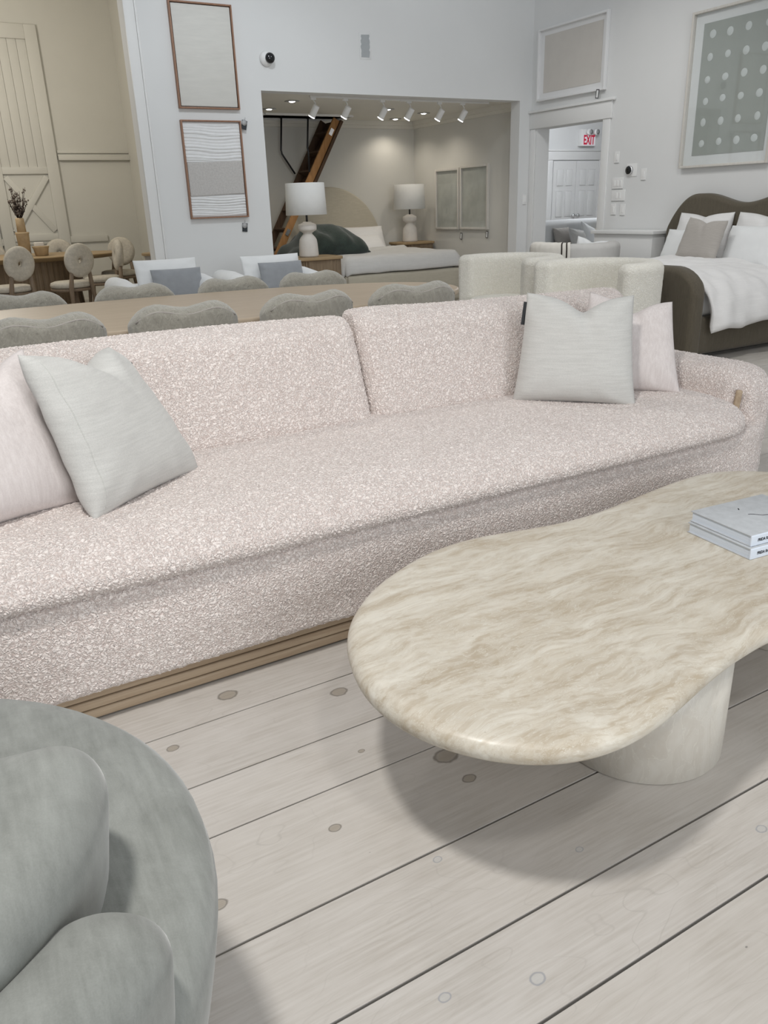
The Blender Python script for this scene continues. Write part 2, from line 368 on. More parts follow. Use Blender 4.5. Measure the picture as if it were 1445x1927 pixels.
def box(x0, x1, y0, y1, z0, z1):
    V = [(x0, y0, z0), (x1, y0, z0), (x1, y1, z0), (x0, y1, z0), (x0, y0, z1), (x1, y0, z1), (x1, y1, z1), (x0, y1, z1)]
    return np.array(V, float), [[0, 3, 2, 1], [4, 5, 6, 7], [0, 1, 5, 4], [1, 2, 6, 5], [2, 3, 7, 6], [3, 0, 4, 7]]
def axis_pts(h, r, res, nr):
    if r >= h-1e-6:
        return np.linspace(-h, h, 2*nr+1)
    n = max(1, int(round(2*(h-r)/res)))
    t = r*np.tan(np.linspace(PI/4, 0, nr+1))
    return np.concatenate([-(h-r)-t[:-1], np.linspace(-(h-r), h-r, n+1), (h-r)+t[::-1][1:]])
def rbox(sx, sy, sz, r, res=.05, R=0, nr=3, c=(0, 0, 0)):
    """rounded box centred on c: edge radius r, plan-corner radius R, lattice spacing res"""
    h = np.array([sx, sy, sz])/2; r = min(r, h.min())
    ax = [axis_pts(h[i], r, res, nr) for i in range(3)]
    n = [len(a) for a in ax]; quads = []; pts = []
    for d in range(3):
        e, g = (d+1) % 3, (d+2) % 3
        for s in (0, n[d]-1):
            I, J = np.meshgrid(np.arange(n[e]), np.arange(n[g]), indexing='ij')
            P = np.zeros(I.shape+(3,), int); P[..., d] = s; P[..., e] = I; P[..., g] = J
            Q = np.stack([P[:-1, :-1], P[1:, :-1], P[1:, 1:], P[:-1, 1:]], 2).reshape(-1, 4, 3)
            if s == 0: Q = Q[:, ::-1]
            quads.append(Q)
    Q = np.concatenate(quads); key = (Q[..., 0]*n[1]+Q[..., 1])*n[2]+Q[..., 2]
    u, inv = np.unique(key.ravel(), return_inverse=True); F = inv.reshape(-1, 4)
    ix = np.stack([u//(n[1]*n[2]), (u//n[2]) % n[1], u % n[2]], 1)
    V = np.stack([ax[i][ix[:, i]] for i in range(3)], 1)
    core = h-r; q = np.clip(V, -core, core); dv = V-q; L = np.linalg.norm(dv, axis=1, keepdims=True); L[L < 1e-9] = 1
    V = q+r*dv/L
    if R > 0:
        a = np.maximum(np.abs(V[:, 0])-(h[0]-R), 0); b = np.maximum(np.abs(V[:, 1])-(h[1]-R), 0)
        mx = np.maximum(a, b); hy = np.hypot(a, b); k = np.where(hy > 1e-9, mx/np.maximum(hy, 1e-9), 1)
        m = (a > 0) & (b > 0)
        V[m, 0] = np.sign(V[m, 0])*((h[0]-R)+a[m]*k[m]); V[m, 1] = np.sign(V[m, 1])*((h[1]-R)+b[m]*k[m])
    return V+np.array(c), F
def deform(vf, fn):
    V = vf[0].copy(); x, y, z = V.T; x, y, z = fn(x, y, z); return np.stack(np.broadcast_arrays(x, y, z), 1), vf[1]
def snoise(x, y, z, s, seed=0):
    r = np.random.default_rng(seed); out = 0
    for i in range(5):
        k = r.normal(size=3); k = k/np.linalg.norm(k)*s*(.7+.7*r.random()); out = out+np.sin(x*k[0]+y*k[1]+z*k[2]+r.random()*6.28)
    return out/5
def prism(pts, z0, z1):
    n = len(pts); V = [(x, y, z0) for x, y in pts]+[(x, y, z1) for x, y in pts]
    F = [list(range(n))[::-1], list(range(n, 2*n))]+[[i, (i+1) % n, n+(i+1) % n, n+i] for i in range(n)]
    return np.array(V, float), F
def lathe(prof, n=32, c=(0, 0, 0), ax='z', close=False):
    V = []; F = []; m = len(prof)
    for i in range(n):
        a = 2*PI*i/n
        for r, z in prof: V.append((r*math.cos(a), r*math.sin(a), z))
    for i in range(n):
        j = (i+1) % n
        for k in range(m if close else m-1):
            l = (k+1) % m; F.append([i*m+k, j*m+k, j*m+l, i*m+l])
    if not close: F.append([i*m for i in range(n)][::-1]); F.append([i*m+m-1 for i in range(n)])
    V = np.array(V)
    if ax == 'y': V = V[:, [0, 2, 1]]*np.array([1, -1, 1])
    if ax == 'x': V = V[:, [2, 0, 1]]
    return V+np.array(c), F
def cyl(r, z0, z1, n=24, c=(0, 0), r2=None): return lathe([(r, z0), (r2 or r, z1)], n, (c[0], c[1], 0))
def tube(path, r, n=8, closed=False):
    P = [Vector(p) for p in path]; N = len(P); V = []; F = []
    rs = r if isinstance(r, (list, tuple)) else [r]*N
    prev = None
    for i, p in enumerate(P):
        t = (P[(i+1) % N]-P[i-1]) if closed else (P[min(i+1, N-1)]-P[max(i-1, 0)]); t.normalize()
        a = (prev - t*prev.dot(t)) if prev else t.orthogonal()
        a.normalize(); prev = a; b = t.cross(a)
        for k in range(n):
            w = 2*PI*k/n; q = p+(a*math.cos(w)+b*math.sin(w))*rs[i]; V.append(tuple(q))
    for i in range(N if closed else N-1):
        j = (i+1) % N
        for k in range(n): F.append([i*n+k, i*n+(k+1) % n, j*n+(k+1) % n, j*n+k])
    if not closed: F.append(list(range(n))[::-1]); F.append([(N-1)*n+k for k in range(n)])
    return np.array(V), F
def loft(outline, prof):
    """outline: closed plan polygon (counter-clockwise); prof: (inset, z) rings from bottom to top, both ends capped"""
    P = np.asarray(outline, float); n = len(P)
    t = np.roll(P, -1, 0)-np.roll(P, 1, 0); t /= np.linalg.norm(t, axis=1, keepdims=True)
    nm = np.stack([-t[:, 1], t[:, 0]], 1)
    V = np.concatenate([np.c_[P+nm*ins, np.full(n, z)] for ins, z in prof]); m = len(prof)
    F = [[k*n+i, k*n+(i+1) % n, (k+1)*n+(i+1) % n, (k+1)*n+i] for k in range(m-1) for i in range(n)]
    F += [list(range(n))[::-1], [(m-1)*n+i for i in range(n)]]
    return V, F
def smooth_closed(P, n, lam=2):
    """periodic smooth resample of a closed polygon"""
    P = np.asarray(P, float); d = np.linalg.norm(np.roll(P, -1, 0)-P, axis=1); s = np.r_[0, np.cumsum(d)]
    t = np.linspace(0, s[-1], n, endpoint=False); Q = np.r_[P, P[:1]]
    X = np.stack([np.interp(t, s, Q[:, k]) for k in (0, 1)], 1)
    for _ in range(lam): X = .5*X+.25*np.roll(X, 1, 0)+.25*np.roll(X, -1, 0)
    return X
def arc_bend(vf, cx, cy, r0, a_mid):
    """bend a bar lying along x round a circle: local x -> angle, y -> radius"""
    def f(x, y, z):
        a = a_mid+x/r0; r = r0+y
        return cx+r*np.cos(a), cy+r*np.sin(a), z
    return deform(vf, f)
def text_mesh(body, size, depth=.0008, align='LEFT', font_w=1.0, bold=0):
    c = bpy.data.curves.new('t', 'FONT'); c.body = body; c.size = size; c.extrude = depth; c.align_x = align; c.offset = bold; c.align_y = 'CENTER'
    o = bpy.data.objects.new('t', c); me = bpy.data.meshes.new_from_object(o)
    V = np.array([v.co[:] for v in me.vertices]); F = [list(p.vertices) for p in me.polygons]
    bpy.data.objects.remove(o); bpy.data.curves.remove(c); bpy.data.meshes.remove(me)
    V[:, 0] *= font_w; return V, F
def pillow(w, h, t, n=44, chop=0, cw=.3, seed=0, pinch=.06, wr=.0085, cx=0, quad=None):
    """scatter cushion standing on its lower edge; x width, z height, front is -y; quad: its four corners BL BR TL TR instead"""
    g = np.sin(np.linspace(-PI/2, PI/2, n)); g = .55*g+.45*np.linspace(-1, 1, n)
    U, Vv = np.meshgrid(g, g, indexing='ij'); out = []
    au, av = np.abs(U), np.abs(Vv)
    th = t/2*((1-au**3.0)*(1-av**3.0))**.52
    u = U*(1-pinch*(1-Vv**2)*au); v = Vv*(1-pinch*(1-U**2)*av)
    wgt = 0
    if chop:
        wgt = np.clip((Vv+.35)/1.35, 0, 1)**1.6
        v = v-2*chop/h*np.exp(-np.abs((U-cx)/cw)**1.5)*wgt
        th = th*(1+.35*np.exp(-((U-cx)/(cw*1.3))**2)*wgt)
        u = u*(1-.05*wgt)
    if quad is None: quad = [(-w/2, 0, 0), (w/2, 0, 0), (-w/2, 0, h), (w/2, 0, h)]
    q = [np.array(c, float) for c in quad]
    a, b = ((u+1)/2)[..., None], ((v+1)/2)[..., None]
    P = (1-a)*(1-b)*q[0]+a*(1-b)*q[1]+(1-a)*b*q[2]+a*b*q[3]
    ex = q[1]-q[0]+q[3]-q[2]; ez = q[2]-q[0]+q[3]-q[1]; nr = np.cross(ex, ez); nr /= np.linalg.norm(nr)   # front normal
    X, Z = w/2*u, h/2*v
    idx = np.arange(n*n).reshape(n, n)
    ang = np.arctan2(Vv, U); rr = np.clip(np.maximum(au, av), 0, 1)
    for s in (1, -1):
        e = np.minimum(1, th/(t*.22))
        fold = wr*snoise(X*16, s*.3, Z*16, 1.0, seed+s)+wr*1.6*snoise(X*7, s*.3, Z*7, 1.0, seed+5+s)
        fold = fold+wr*.8*np.sin(ang*14+seed)*np.clip((rr-.45)/.4, 0, 1)*(au*av)          # gathers at the corners
        if chop: fold = fold-s*0-wr*2.2*np.exp(-((U-cx-.25*(1-Vv))/.10)**2)*wgt*(Vv > 0)
        D = s*th+s*fold*e
        out.append((P+D[..., None]*nr).reshape(-1, 3))
    em = ((au == au.max()) | (av == av.max())).ravel()
    back = np.where(em, idx.ravel(), idx.ravel()+n*n).reshape(n, n)
    qd = lambda I: np.stack([I[:-1, :-1], I[1:, :-1], I[1:, 1:], I[:-1, 1:]], -1).reshape(-1, 4)
    F = np.concatenate([qd(idx), qd(back)[:, ::-1]]); V = np.concatenate(out)
    used = np.unique(F); re = np.zeros(len(V), int); re[used] = np.arange(len(used))
    return V[used], re[F]
def put_pillow(name, label, group, size, mat, base, rz, lean=0, tilt=0, chop=0, seed=0, cat='pillow', **kw):
    t = thing(name, label, cat, base, 0, group)
    t.rotation_euler = (-rad(lean), rad(tilt), rad(rz))
    mk('cover', pillow(*size, chop=chop, seed=seed, **kw), mat, t)
    return t
def quad_pillow(name, label, group, quad, t, mat, chop=0, seed=0, seam=0, **kw):
    q = np.array(quad); w = np.linalg.norm(q[1]-q[0]); h = np.linalg.norm(q[2]-q[0])
    o = thing(name, label, 'pillow', tuple((q[0]+q[1])/2), 0, group)
    vf = pillow(w, h, t, chop=chop, seed=seed, quad=quad, **kw)
    c = mk('cover', vf, mat, o, world=True)
    if seam: mk('seam', tube([tuple(vf[0][seam*44+k]) for k in range(3, 41)], .0016, 6), mat, c, world=True)
    return o

# ------------------------------------------------------------------ the setting
YB, XW = 8.41, 7.0
floor = mk('floor', box(-4.2, 7.2, -1.2, 14.2, -.06, -.012), M['slab'], smooth=False); tag(floor, kind='structure')
ys = [-1.2, -.96, -.72, -.5, -.27, -.03, .20, .42, .666, .842, 1.065, 1.347, 1.5225, 1.748]
while ys[-1] < 14.0: ys.append(ys[-1]+random.uniform(.17, .29))
y_near = lambda y: y < 1.3
for i in range(len(ys)-1):
    g = .003 if y_near(ys[i]) else .0022; y0, y1 = ys[i]+g, ys[i+1]-(.003 if y_near(ys[i+1]) else .0022)
    cuts = [-4.2, 7.2]
    if y0 > 2.2 or y1 < .6: cuts.insert(1, random.uniform(-1.5, 5.5))
    for a, b in zip(cuts[:-1], cuts[1:]):
        v, f = box(a+.001, b-.001, y0, y1, -.02, 0)
        o = mk('floor_plank', (v, f), M['floor'], floor, smooth=False)

def structure(name, vf, mat, smooth=False, bevel=0):
    return tag(mk(name, vf, mat, smooth=smooth, bevel=bevel), kind='structure')
T = .17
wb = structure('wall_back', join(box(2.18, 3.47, YB, YB+T, 0, 4.6), box(3.47, 6.82, YB, YB+T, 2.375, 4.6), box(6.82, 7.2, YB, YB+T, 0, 4.6), box(-4.2, 2.18, YB, YB+T, 3.5, 4.6)), M['wall'])
wr = structure('wall_right', join(box(XW, XW+.2, -1.2, 7.17, 0, 4.6), box(XW, XW+.2, 7.17, 8.31, 2.06, 4.6), box(XW, XW+.2, 8.31, YB, 0, 4.6)), M['wall'])
structure('wall_alcove_right', box(XW, XW+.2, YB+T, 11.3, 0, 2.6), M['wall_alcove'])
structure('wall_alcove_back', box(3.42, XW, 11.12, 11.3, 0, 2.6), M['wall_alcove'])
structure('wall_alcove_left', box(3.42, 3.5, YB+T, 14.2, 0, 4.6), M['wall_cream'])
HX0, HX1, HY0, HY1 = 4.36, 5.62, 10.5, 11.03
structure('ceiling_alcove', join(box(3.5, XW, YB+T, HY0, 2.40, 2.5), box(3.5, XW, HY1, 11.12, 2.40, 2.5), box(3.5, HX0, HY0, HY1, 2.40, 2.5), box(HX1, XW, HY0, HY1, 2.40, 2.5)), M['ceiling'])
structure('wall_dining_back', box(-4.2, 3.42, 14.0, 14.2, 0, 4.6), M['wall_cream'])
structure('wall_dining_left', box(-4.4, -4.2, YB, 14.2, 0, 4.6), M['wall_cream'])
structure('ceiling_dining', join(box(-4.2, 3.42, YB+T, 14.0, 4.6, 4.7)), M['ceiling'])
structure('wall_hall_back', box(7.2, 15.2, 13.0, 13.2, 0, 3.0), M['wall'])
structure('wall_hall_left', box(7.2, 7.3, 8.75, 13.0, 0, 3.0), M['wall'])
structure('wall_hall_right', box(15.0, 15.2, 5.0, 13.0, 0, 3.0), M['wall'])
structure('ceiling_hall', box(7.2, 15.2, 5.0, 13.2, 3.0, 3.1), M['wall'])
structure('floor_hall', box(7.2, 15.2, 5.0, 13.2, -.06, 0), simple('pale_hall_floor', (.60, .58, .54), .5, .05, 5))
# openings' casings
structure('trim_1', join(box(2.18, 2.2795, YB-.02, YB-.0005, 0, 4.6), box(2.28, 2.30, YB-.03, YB-.0005, 0, 4.6)), M['trim'], bevel=.004)
structure('trim_2', join(box(6.985, XW-.0005, 7.06, 7.17, 0, 2.06), box(6.985, XW-.0005, 8.31, 8.405, 0, 2.06), box(6.975, XW-.0005, 7.04, 8.405, 2.061, 2.235), box(6.95, XW-.0005, 7.0, 8.405, 2.2355, 2.262)), M['trim'], bevel=.004)
structure('trim_3', join(box(XW-.0004, XW+.2, 7.17, 7.172, 0, 2.06), box(XW-.0004, XW+.205, 8.30, 8.31, 0, 2.06)), M['trim'])
structure('trim_4', join(box(3.5, 7.0, 11.06, 11.12, 2.34, 2.40), box(6.94, 7.0, 8.6, 11.06, 2.34, 2.40), box(3.5, 7.0, 11.09, 11.12, 2.30, 2.34), box(6.97, 7.0, 8.6, 11.09, 2.30, 2.34)), M['ceiling'])
structure('trim_5', join(box(2.34, 3.42, 13.97, 14.0, 2.15, 2.19), box(2.34, 3.42, 13.93, 14.0, 2.05, 2.11), box(2.34, 3.42, 13.96, 14.0, 2.11, 2.13)), M['wall_cream'], bevel=.004)
structure('trim_6', join(box(-4.2, 2.9, 13.96, 14.0, .85, .95), box(3.36, 3.42, 12.2, 13.0, 0, 1.95)), M['wall_cream'], bevel=.006)
structure('baseboard_right', box(6.98, XW-.0005, -1.2, 7.05, 0, .14), M['trim'])
structure('baseboard_back', box(2.31, 3.46, YB-.02, YB-.0005, 0, .14), M['trim'])
# hatch shaft above the attic ladder
structure('trim_7', join(box(HX0, HX1, HY0-.03, HY0, 2.375, 2.44), box(HX0, HX1, HY1, HY1+.03, 2.375, 2.44), box(HX0-.03, HX0, HY0, HY1, 2.375, 2.44), box(HX1, HX1+.03, HY0, HY1, 2.375, 2.44)), M['trim'])
structure('ceiling_hatch', join(box(HX0-.02, HX1+.02, HY0-.02, HY1+.02, 3.0, 3.05), box(HX0-.02, HX0, HY0, HY1, 2.5, 3.0), box(HX1, HX1+.02, HY0, HY1, 2.5, 3.0), box(HX0, HX1, HY0-.02, HY0, 2.5, 3.0), box(HX0, HX1, HY1, HY1+.02, 2.5, 3.0)), M['pine_dark'])

# ------------------------------------------------------------------ blush sofa
RES = .0058
sofa = thing('sofa', 'long blush pink bouclé sofa with oak plinth in the foreground', 'sofa', (1.35, 2.42, 0))
SX0, SX1 = -.42, 3.03; scx = (SX0+SX1)/2; sl = SX1-SX0
for i in range(3):
    z0 = .006+i*.0295
    mk('plinth_slat', rbox(sl-.05, 1.0, .0265, .006, .2, .33, 2, (scx, 2.416, z0+.01325)), M['oak'], sofa, world=True)
mk('plinth_core', rbox(sl-.08, .97, .08, .004, .3, .32, 2, (scx, 2.416, .0445)), M['brown_z'], sofa, world=True)
base = rbox(sl, 1.08, .285, .03, .0068, .36, 4, (scx, 2.415, .2375))
def f_base(x, y, z):
    z = np.where(z < .12, z+.004*snoise(x, y, z, 30, 3), z)
    return x, y-.008*np.exp(-((z-.22)/.08)**2)*(y < 2.0), z
mk('base', deform(base, f_base), M['boucle'], sofa, world=True)
seat = rbox(3.14, 1.0, .118, .03, RES, .32, 5, (1.29, 2.366, .427))
def f_seat(x, y, z):
    top = np.clip((z-.385)/.095, 0, 1)
    ex = 1.57-np.abs(x-1.29); ey = np.minimum(y-1.866, 9); a, b_ = np.maximum(.32-ex, 0), np.maximum(.32-ey, 0)
    de = np.where((a > 0) & (b_ > 0), .32-np.hypot(a, b_), np.minimum(ex, ey))   # distance from the front and side edge
    roll = -.048*np.clip(1-de/.20, 0, 1)**2
    crown = .014*np.clip(1-((x-1.29)/1.6)**4, 0, 1)*np.clip(1-((y-2.34)/.52)**4, 0, 1)
    dent = -.008*np.exp(-((x-.45)**2+(y-2.3)**2)/.05)-.008*np.exp(-((x-2.3)**2+(y-2.3)**2)/.05)
    low = np.clip((z-.37)/.06, 0, 1); nose = -.016*np.sin(np.clip((z-.368)/.11, 0, 1)*PI)**.7*np.clip((2.0-y)/.15, 0, 1)
    return x+.004*snoise(x, y, z, 3, 8), y+nose+.004*snoise(x, z, y, 4, 9), z+top*(crown+dent+roll+.003*snoise(x, y, z, 7, 4))
mk('seat_cushion', deform(seat, f_seat), M['boucle'], sofa, world=True)
def back_cushion(x0, x1, seed, dz):
    w = x1-x0; c = (x0+x1)/2
    b = rbox(w, .20, .40, .02, RES, 0, 4, (0, 0, 0))
    def f(x, y, z):
        v = z/.2; u = x/(w/2)
        ev = np.clip((np.abs(v)-.70)/.30, 0, 1); eu = np.clip((np.abs(x)-(w/2-.06))/.06, 0, 1)
        y = y*(1-.55*ev**2.2)*(1-.35*eu**2)
        bulge = .028*(1-u**4)*np.clip(1-v**4, 0, 1)
        y2 = y+np.sign(y)*bulge
        z2 = z*(1+.02*(1-u**2))+.006*snoise(x, y, z, 5, seed)+dz*np.exp(-((u+.85)/.35)**2)*np.clip(v, 0, 1)
        x2 = x*(1-.012*np.clip(v, 0, 1)**2)+.01*v*0
        y3 = y2+(z2+.2)*.38
        return c+x2, 2.648+y3, .655+z2
    mk('back_cushion', deform(b, f), M['boucle'], sofa, world=True)
back_cushion(-.10, 1.425, 1, 0)
back_cushion(1.435, 2.86, 2, .018)
mk('back_frame', rbox(sl-.1, .16, .66, .06, .03, 0, 4, (scx, 2.93, .42)), M['boucle'], sofa, world=True)
def arm(s, xc):
    a = rbox(.25, .95, .50, .085, RES, .10, 7, (0, 0, 0))
    def f(x, y, z):
        fr = np.clip((-y-.30)/.17, 0, 1)                       # round the front of the arm down
        z2 = z-.055*fr**2*np.clip(z/.25, 0, 1)
        x2 = x+s*.012*np.clip(z/.25, -1, 1)
        return xc+x2, 2.465+y, .335+z2
    p = mk('arm', deform(a, f), M['boucle'], sofa, world=True)
    ins = rbox(.018, .026, .080, .0088, .02, 0, 4, (0, 0, 0))
    ins = xf(ins, (xc-s*.0965, 2.036, .462), (rad(4), 0, s*rad(35)))
    mk('wood_inlay', ins, M['oak'], p, world=True)
arm(1, 2.925); arm(-1, -.31)

# scatter cushions on the sofa
G = 'scatter cushions on the blush sofa'
ZS = .482
p = quad_pillow('linen_pillow', 'pale grey linen pillow in front of the pink one at sofa right end', G, [(2.02, 2.49, ZS), (2.365, 2.15, ZS-.006), (2.125, 2.56, .905), (2.43, 2.25, .893)], .19, M['linen'], .06, 3, cw=.34, cx=.08)
mk('side_tag', xf(box(-.003, .003, -.008, .008, -.045, .045), (2.115, 2.545, .825), (0, rad(8), 0)), M['tag_card'], p, smooth=False, world=True)
quad_pillow('velvet_pillow', 'blush velvet pillow against the sofa right arm behind grey linen pillow', G, [(2.33, 2.50, ZS), (2.665, 2.19, ZS), (2.48, 2.57, .88), (2.705, 2.30, .842)], .15, M['velvet_pink'], .06, 4, cw=.4, cx=.1)
p = quad_pillow('linen_pillow', 'pale grey linen pillow leaning at the left end of the sofa', G, [(.290, 2.095, ZS), (.668, 2.375, ZS), (.185, 2.20, .928), (.50, 2.61, .862)], .17, M['linen'], .065, 5, 5, cw=.36, cx=.05)
mk('side_tag', xf(box(-.005, .005, -.002, .002, -.012, .012), (.545, 2.565, .80)), M['tag_card'], p, smooth=False, world=True)
quad_pillow('velvet_pillow', 'blush velvet pillow behind the left linen pillow, cut by frame edge', G, [(-.17, 2.12, ZS), (.31, 2.285, ZS), (-.22, 2.28, .90), (.24, 2.44, .915)], .17, M['velvet_pink'], .085, 6, cw=.40, cx=.25)

# ------------------------------------------------------------------ travertine coffee table
ct = thing('coffee_table', 'freeform travertine coffee table with rounded edge on drum base', 'coffee table', (1.35, 1.15, 0))
OUT = [(2.397, 1.57), (2.342, 1.623), (2.266, 1.671), (2.175, 1.690), (2.023, 1.680), (1.877, 1.658), (1.733, 1.633), (1.61, 1.620), (1.508, 1.622), (1.418, 1.636), (1.339, 1.655), (1.262, 1.672), (1.172, 1.678), (1.074, 1.665), (.963, 1.627), (.847, 1.567), (.771, 1.507), (.714, 1.448), (.67, 1.383), (.639, 1.311), (.615, 1.231), (.605, 1.155), (.610, 1.090), (.627, 1.024), (.655, .967), (.69, .915), (.730, .874), (.780, .838), (.838, .813), (.899, .801), (.968, .800), (1.046, .812), (1.133, .834), (1.224, .857), (1.312, .875), (1.45, .892), (1.65, .885), (1.85, .87), (2.05, .88), (2.25, .95), (2.40, 1.08), (2.48, 1.25), (2.47, 1.42)]
out = smooth_closed(OUT, 220, 6)
prof = [(.05, .318), (.030, .3185), (.017, .321), (.008, .326), (.002, .334), (0, .342), (.001, .350), (.005, .357), (.011, .3625), (.019, .3665), (.028, .3688), (.040, .370), (.06, .3702)]
mk('table_top', loft(out, prof), M['travertine'], ct, world=True)
dr = [(.185, 0), (.197, 0), (.2015, .004), (.2015, .3175)]
mk('drum_base', lathe(dr, 64, (1.337, 1.127, 0)), M['travertine_v'], ct, True, world=True)
mk('drum_base', lathe(dr, 64, (2.12, 1.27, 0)), M['travertine_v'], ct, True, world=True)

def book(z, off, label, wlen, dy, rz, px):
    t = thing('book', label, 'book', (1.714+off[0], 1.139+off[1], z), rz, 'grey books stacked on the coffee table')
    th = .030
    mk('page_block', box(.004, wlen-.004, .004, dy-.004, .0025, th-.0025), M['paper'], t, smooth=False)
    mk('cover_board', box(0, wlen, 0, dy, 0, .0025), M['book_cloth'], t, smooth=False, bevel=.0006)
    mk('cover_board', box(0, wlen, 0, dy, th-.0025, th), M['book_cloth'], t, smooth=False, bevel=.0006)
    sp = mk('spine', rbox(wlen, .006, th, .0025, .05, 0, 3, (wlen/2, .0, th/2)), M['book_spine'], t)
    tm = text_mesh('FRIDA RAMSTEDT', .0115, .0003, 'LEFT', .86, .0003)
    mk('spine_lettering', xf(tm, (px, -.0032, th/2), (rad(90), 0, 0)), M['ink'], sp, smooth=False)
    return t
book(.3705, (0, 0), 'lower grey cloth book of two on the travertine table', .285, .213, rad(-5), .022)
t = book(.4012, (.010, .010), 'upper grey cloth book of two on the travertine table', .275, .205, rad(-5), .022)
mk('cover_mark', xf(box(0, .012, 0, .003, 0, .0004), (.118, .145, .0302), (0, 0, .9)), M['ink'], t, smooth=False)
mk('cover_mark', tube([(.112+.006*k, .110-.004*k+.003*math.sin(k), .0304) for k in range(9)], .0008, 5), M['ink'], t, smooth=False)

# ------------------------------------------------------------------ round swivel chair, bottom left
sw = thing('swivel_chair', 'round sage grey velvet lounge chair in the lower left corner', 'armchair', (-.325, .95, 0))
prof = [(.38, .07), (.42, .075), (.455, .11), (.485, .20), (.508, .30), (.523, .38), (.529, .425), (.524, .452), (.508, .470), (.475, .482), (.40, .490), (.2, .497), (.02, .50)]
mk('seat', lathe(prof, 72, (-.325, .95, 0)), M['velvet_grey'], sw, world=True)
mk('swivel_base', lathe([(.33, 0), (.36, .004), (.36, .07)], 48, (-.325, .95, 0)), M['brown_z'], sw, world=True)
sh = rbox(1.25, .14, .40, .066, .03, 0, 6, (0, 0, 0))
def f_sh(x, y, z):
    e = np.clip((np.abs(x)-.42)/.255, 0, 1)
    return x, y+.02*np.clip(z/.2, -1, 1), z-.05*e**2*np.clip((z+.2)/.4, 0, 1)+.42
sh = arc_bend(deform(sh, f_sh), -.325, .945, .445, rad(-33)-1.25/2/.445)
mk('back_shell', sh, M['velvet_grey'], sw, world=True)
bc = rbox(.96, .25, .25, .075, .025, 0, 7, (0, 0, 0))
bc = arc_bend(deform(bc, lambda x, y, z: (x, y+.015*z/.1, z+.545)), -.325, .945, .285, rad(-3)-.96/2/.285)
mk('back_cushion', bc, M['velvet_grey'], sw, world=True)

# ------------------------------------------------------------------ long dining table with shearling chairs
def superellipse(cx, cy, a, b, n, N=120):
    t = np.linspace(0, 2*PI, N, endpoint=False); c, s = np.cos(t), np.sin(t)
    return np.stack([cx+a*np.sign(c)*np.abs(c)**(2/n), cy+b*np.sign(s)*np.abs(s)**(2/n)], 1)
def fluted(cx, cy, a, b, n, z0, z1, nf, depth=.012):
    t = np.linspace(0, 2*PI, nf*6, endpoint=False); P = superellipse(cx, cy, a, b, n, nf*6)
    d = P-np.array([cx, cy]); d /= np.linalg.norm(d, axis=1, keepdims=True)
    w = np.abs(np.sin(np.arange(nf*6)*PI/6))
    return prism((P-d*(depth*(1-w))[:, None]).tolist(), z0, z1)
dt = thing('dining_table', 'long pale oak dining table with rounded ends behind the sofa', 'dining table', (1.16, 4.44, 0))
mk('table_top', loft(superellipse(1.16, 4.44, 1.86, .72, 2.35, 200), [(.05, .712), (.02, .713), (.006, .722), (0, .735), (0, .748), (.004, .756), (.012, .7595), (.03, .76)]), M['oak_table'], dt, 'auto', world=True)
for x in (.35, 1.97): mk('pedestal', fluted(x, 4.44, .30, .26, 2, 0, .711, 36), M['brown_z'], dt, 'auto', world=True)

def shearling_chair():
    t = thing('shearling_chair', 'x', 'chair', (0, 0, 0))
    b = rbox(.50, .12, .44, .058, .0085, 0, 6, (0, 0, 0))
    def f(x, y, z):
        u = x/.25; v = np.clip(z/.22, -1, 1); vt = np.clip(v, 0, 1)
        z2 = z-.022*np.exp(-(u/.34)**2)*vt**2-.075*np.clip(np.abs(u)-.45, 0, 1)**2*3.0*vt**2
        x2 = x*(1-.10*np.clip(-v, 0, 1))
        y2 = y-.05*(1-u**2)-.05*v*0+(-.06)*(z2+.22)
        return x2, y2-.205, z2+.655
    bo = mk('backrest', deform(b, f), M['shearling'], t)
    pts = []
    for k in range(25):
        u = -.9+1.8*k/24; z = .22-.022*math.exp(-(u/.34)**2)-.075*max(0, abs(u)-.45)**2*3
        pts.append((u*.25, -.205-.05*(1-u*u)-.06*(z+.22)-.05, z+.655-.028))
    mk('seam', tube(pts, .004, 6), M['linen_taupe'], bo)
    s = lathe([(.20, .40), (.235, .405), (.25, .43), (.245, .46), (.20, .48), (.10, .487), (.01, .488)], 36)
    mk('seat', s, M['shearling'], t)
    for sx in (-1, 1):
        for sy in (-1, 1):
            mk('leg', tube([(sx*.155, sy*.155, .41), (sx*.19, sy*.19, 0)], [.022, .014], 10), M['oak_leg'], t)
    return t
ch0 = shearling_chair()
near = [(-.17, None), (.43, 'cut by left frame edge'), (1.04, 'second from the left'), (1.63, 'third from the left'), (2.26, 'nearest the white barrel chairs')]
spots = [(x*1.01, 3.872, 0, 'grey shearling chair on the near side of long table, '+s) for x, s in near[1:]]
far = [(.55, 'leftmost, below the disc chairs'), (1.195, 'second from left'), (1.87, 'third from left'), (2.435, 'by the fluted nightstand')]
spots += [(x, 5.02, PI, 'grey shearling chair on far side of long table, '+s) for x, s in far]
for i, (x, y, rz, lb) in enumerate(spots):
    o = ch0 if i == 0 else copy_tree(ch0)
    o.location = (x, y, 0); o.scale = (1, 1, .955 if rz else 1); o.rotation_euler = (0, 0, rz+rad([2, -3, 3, -4, 2, -2, 3, -3][i])); tag(o, lb, 'chair', 'shearling chairs round the long oak table')

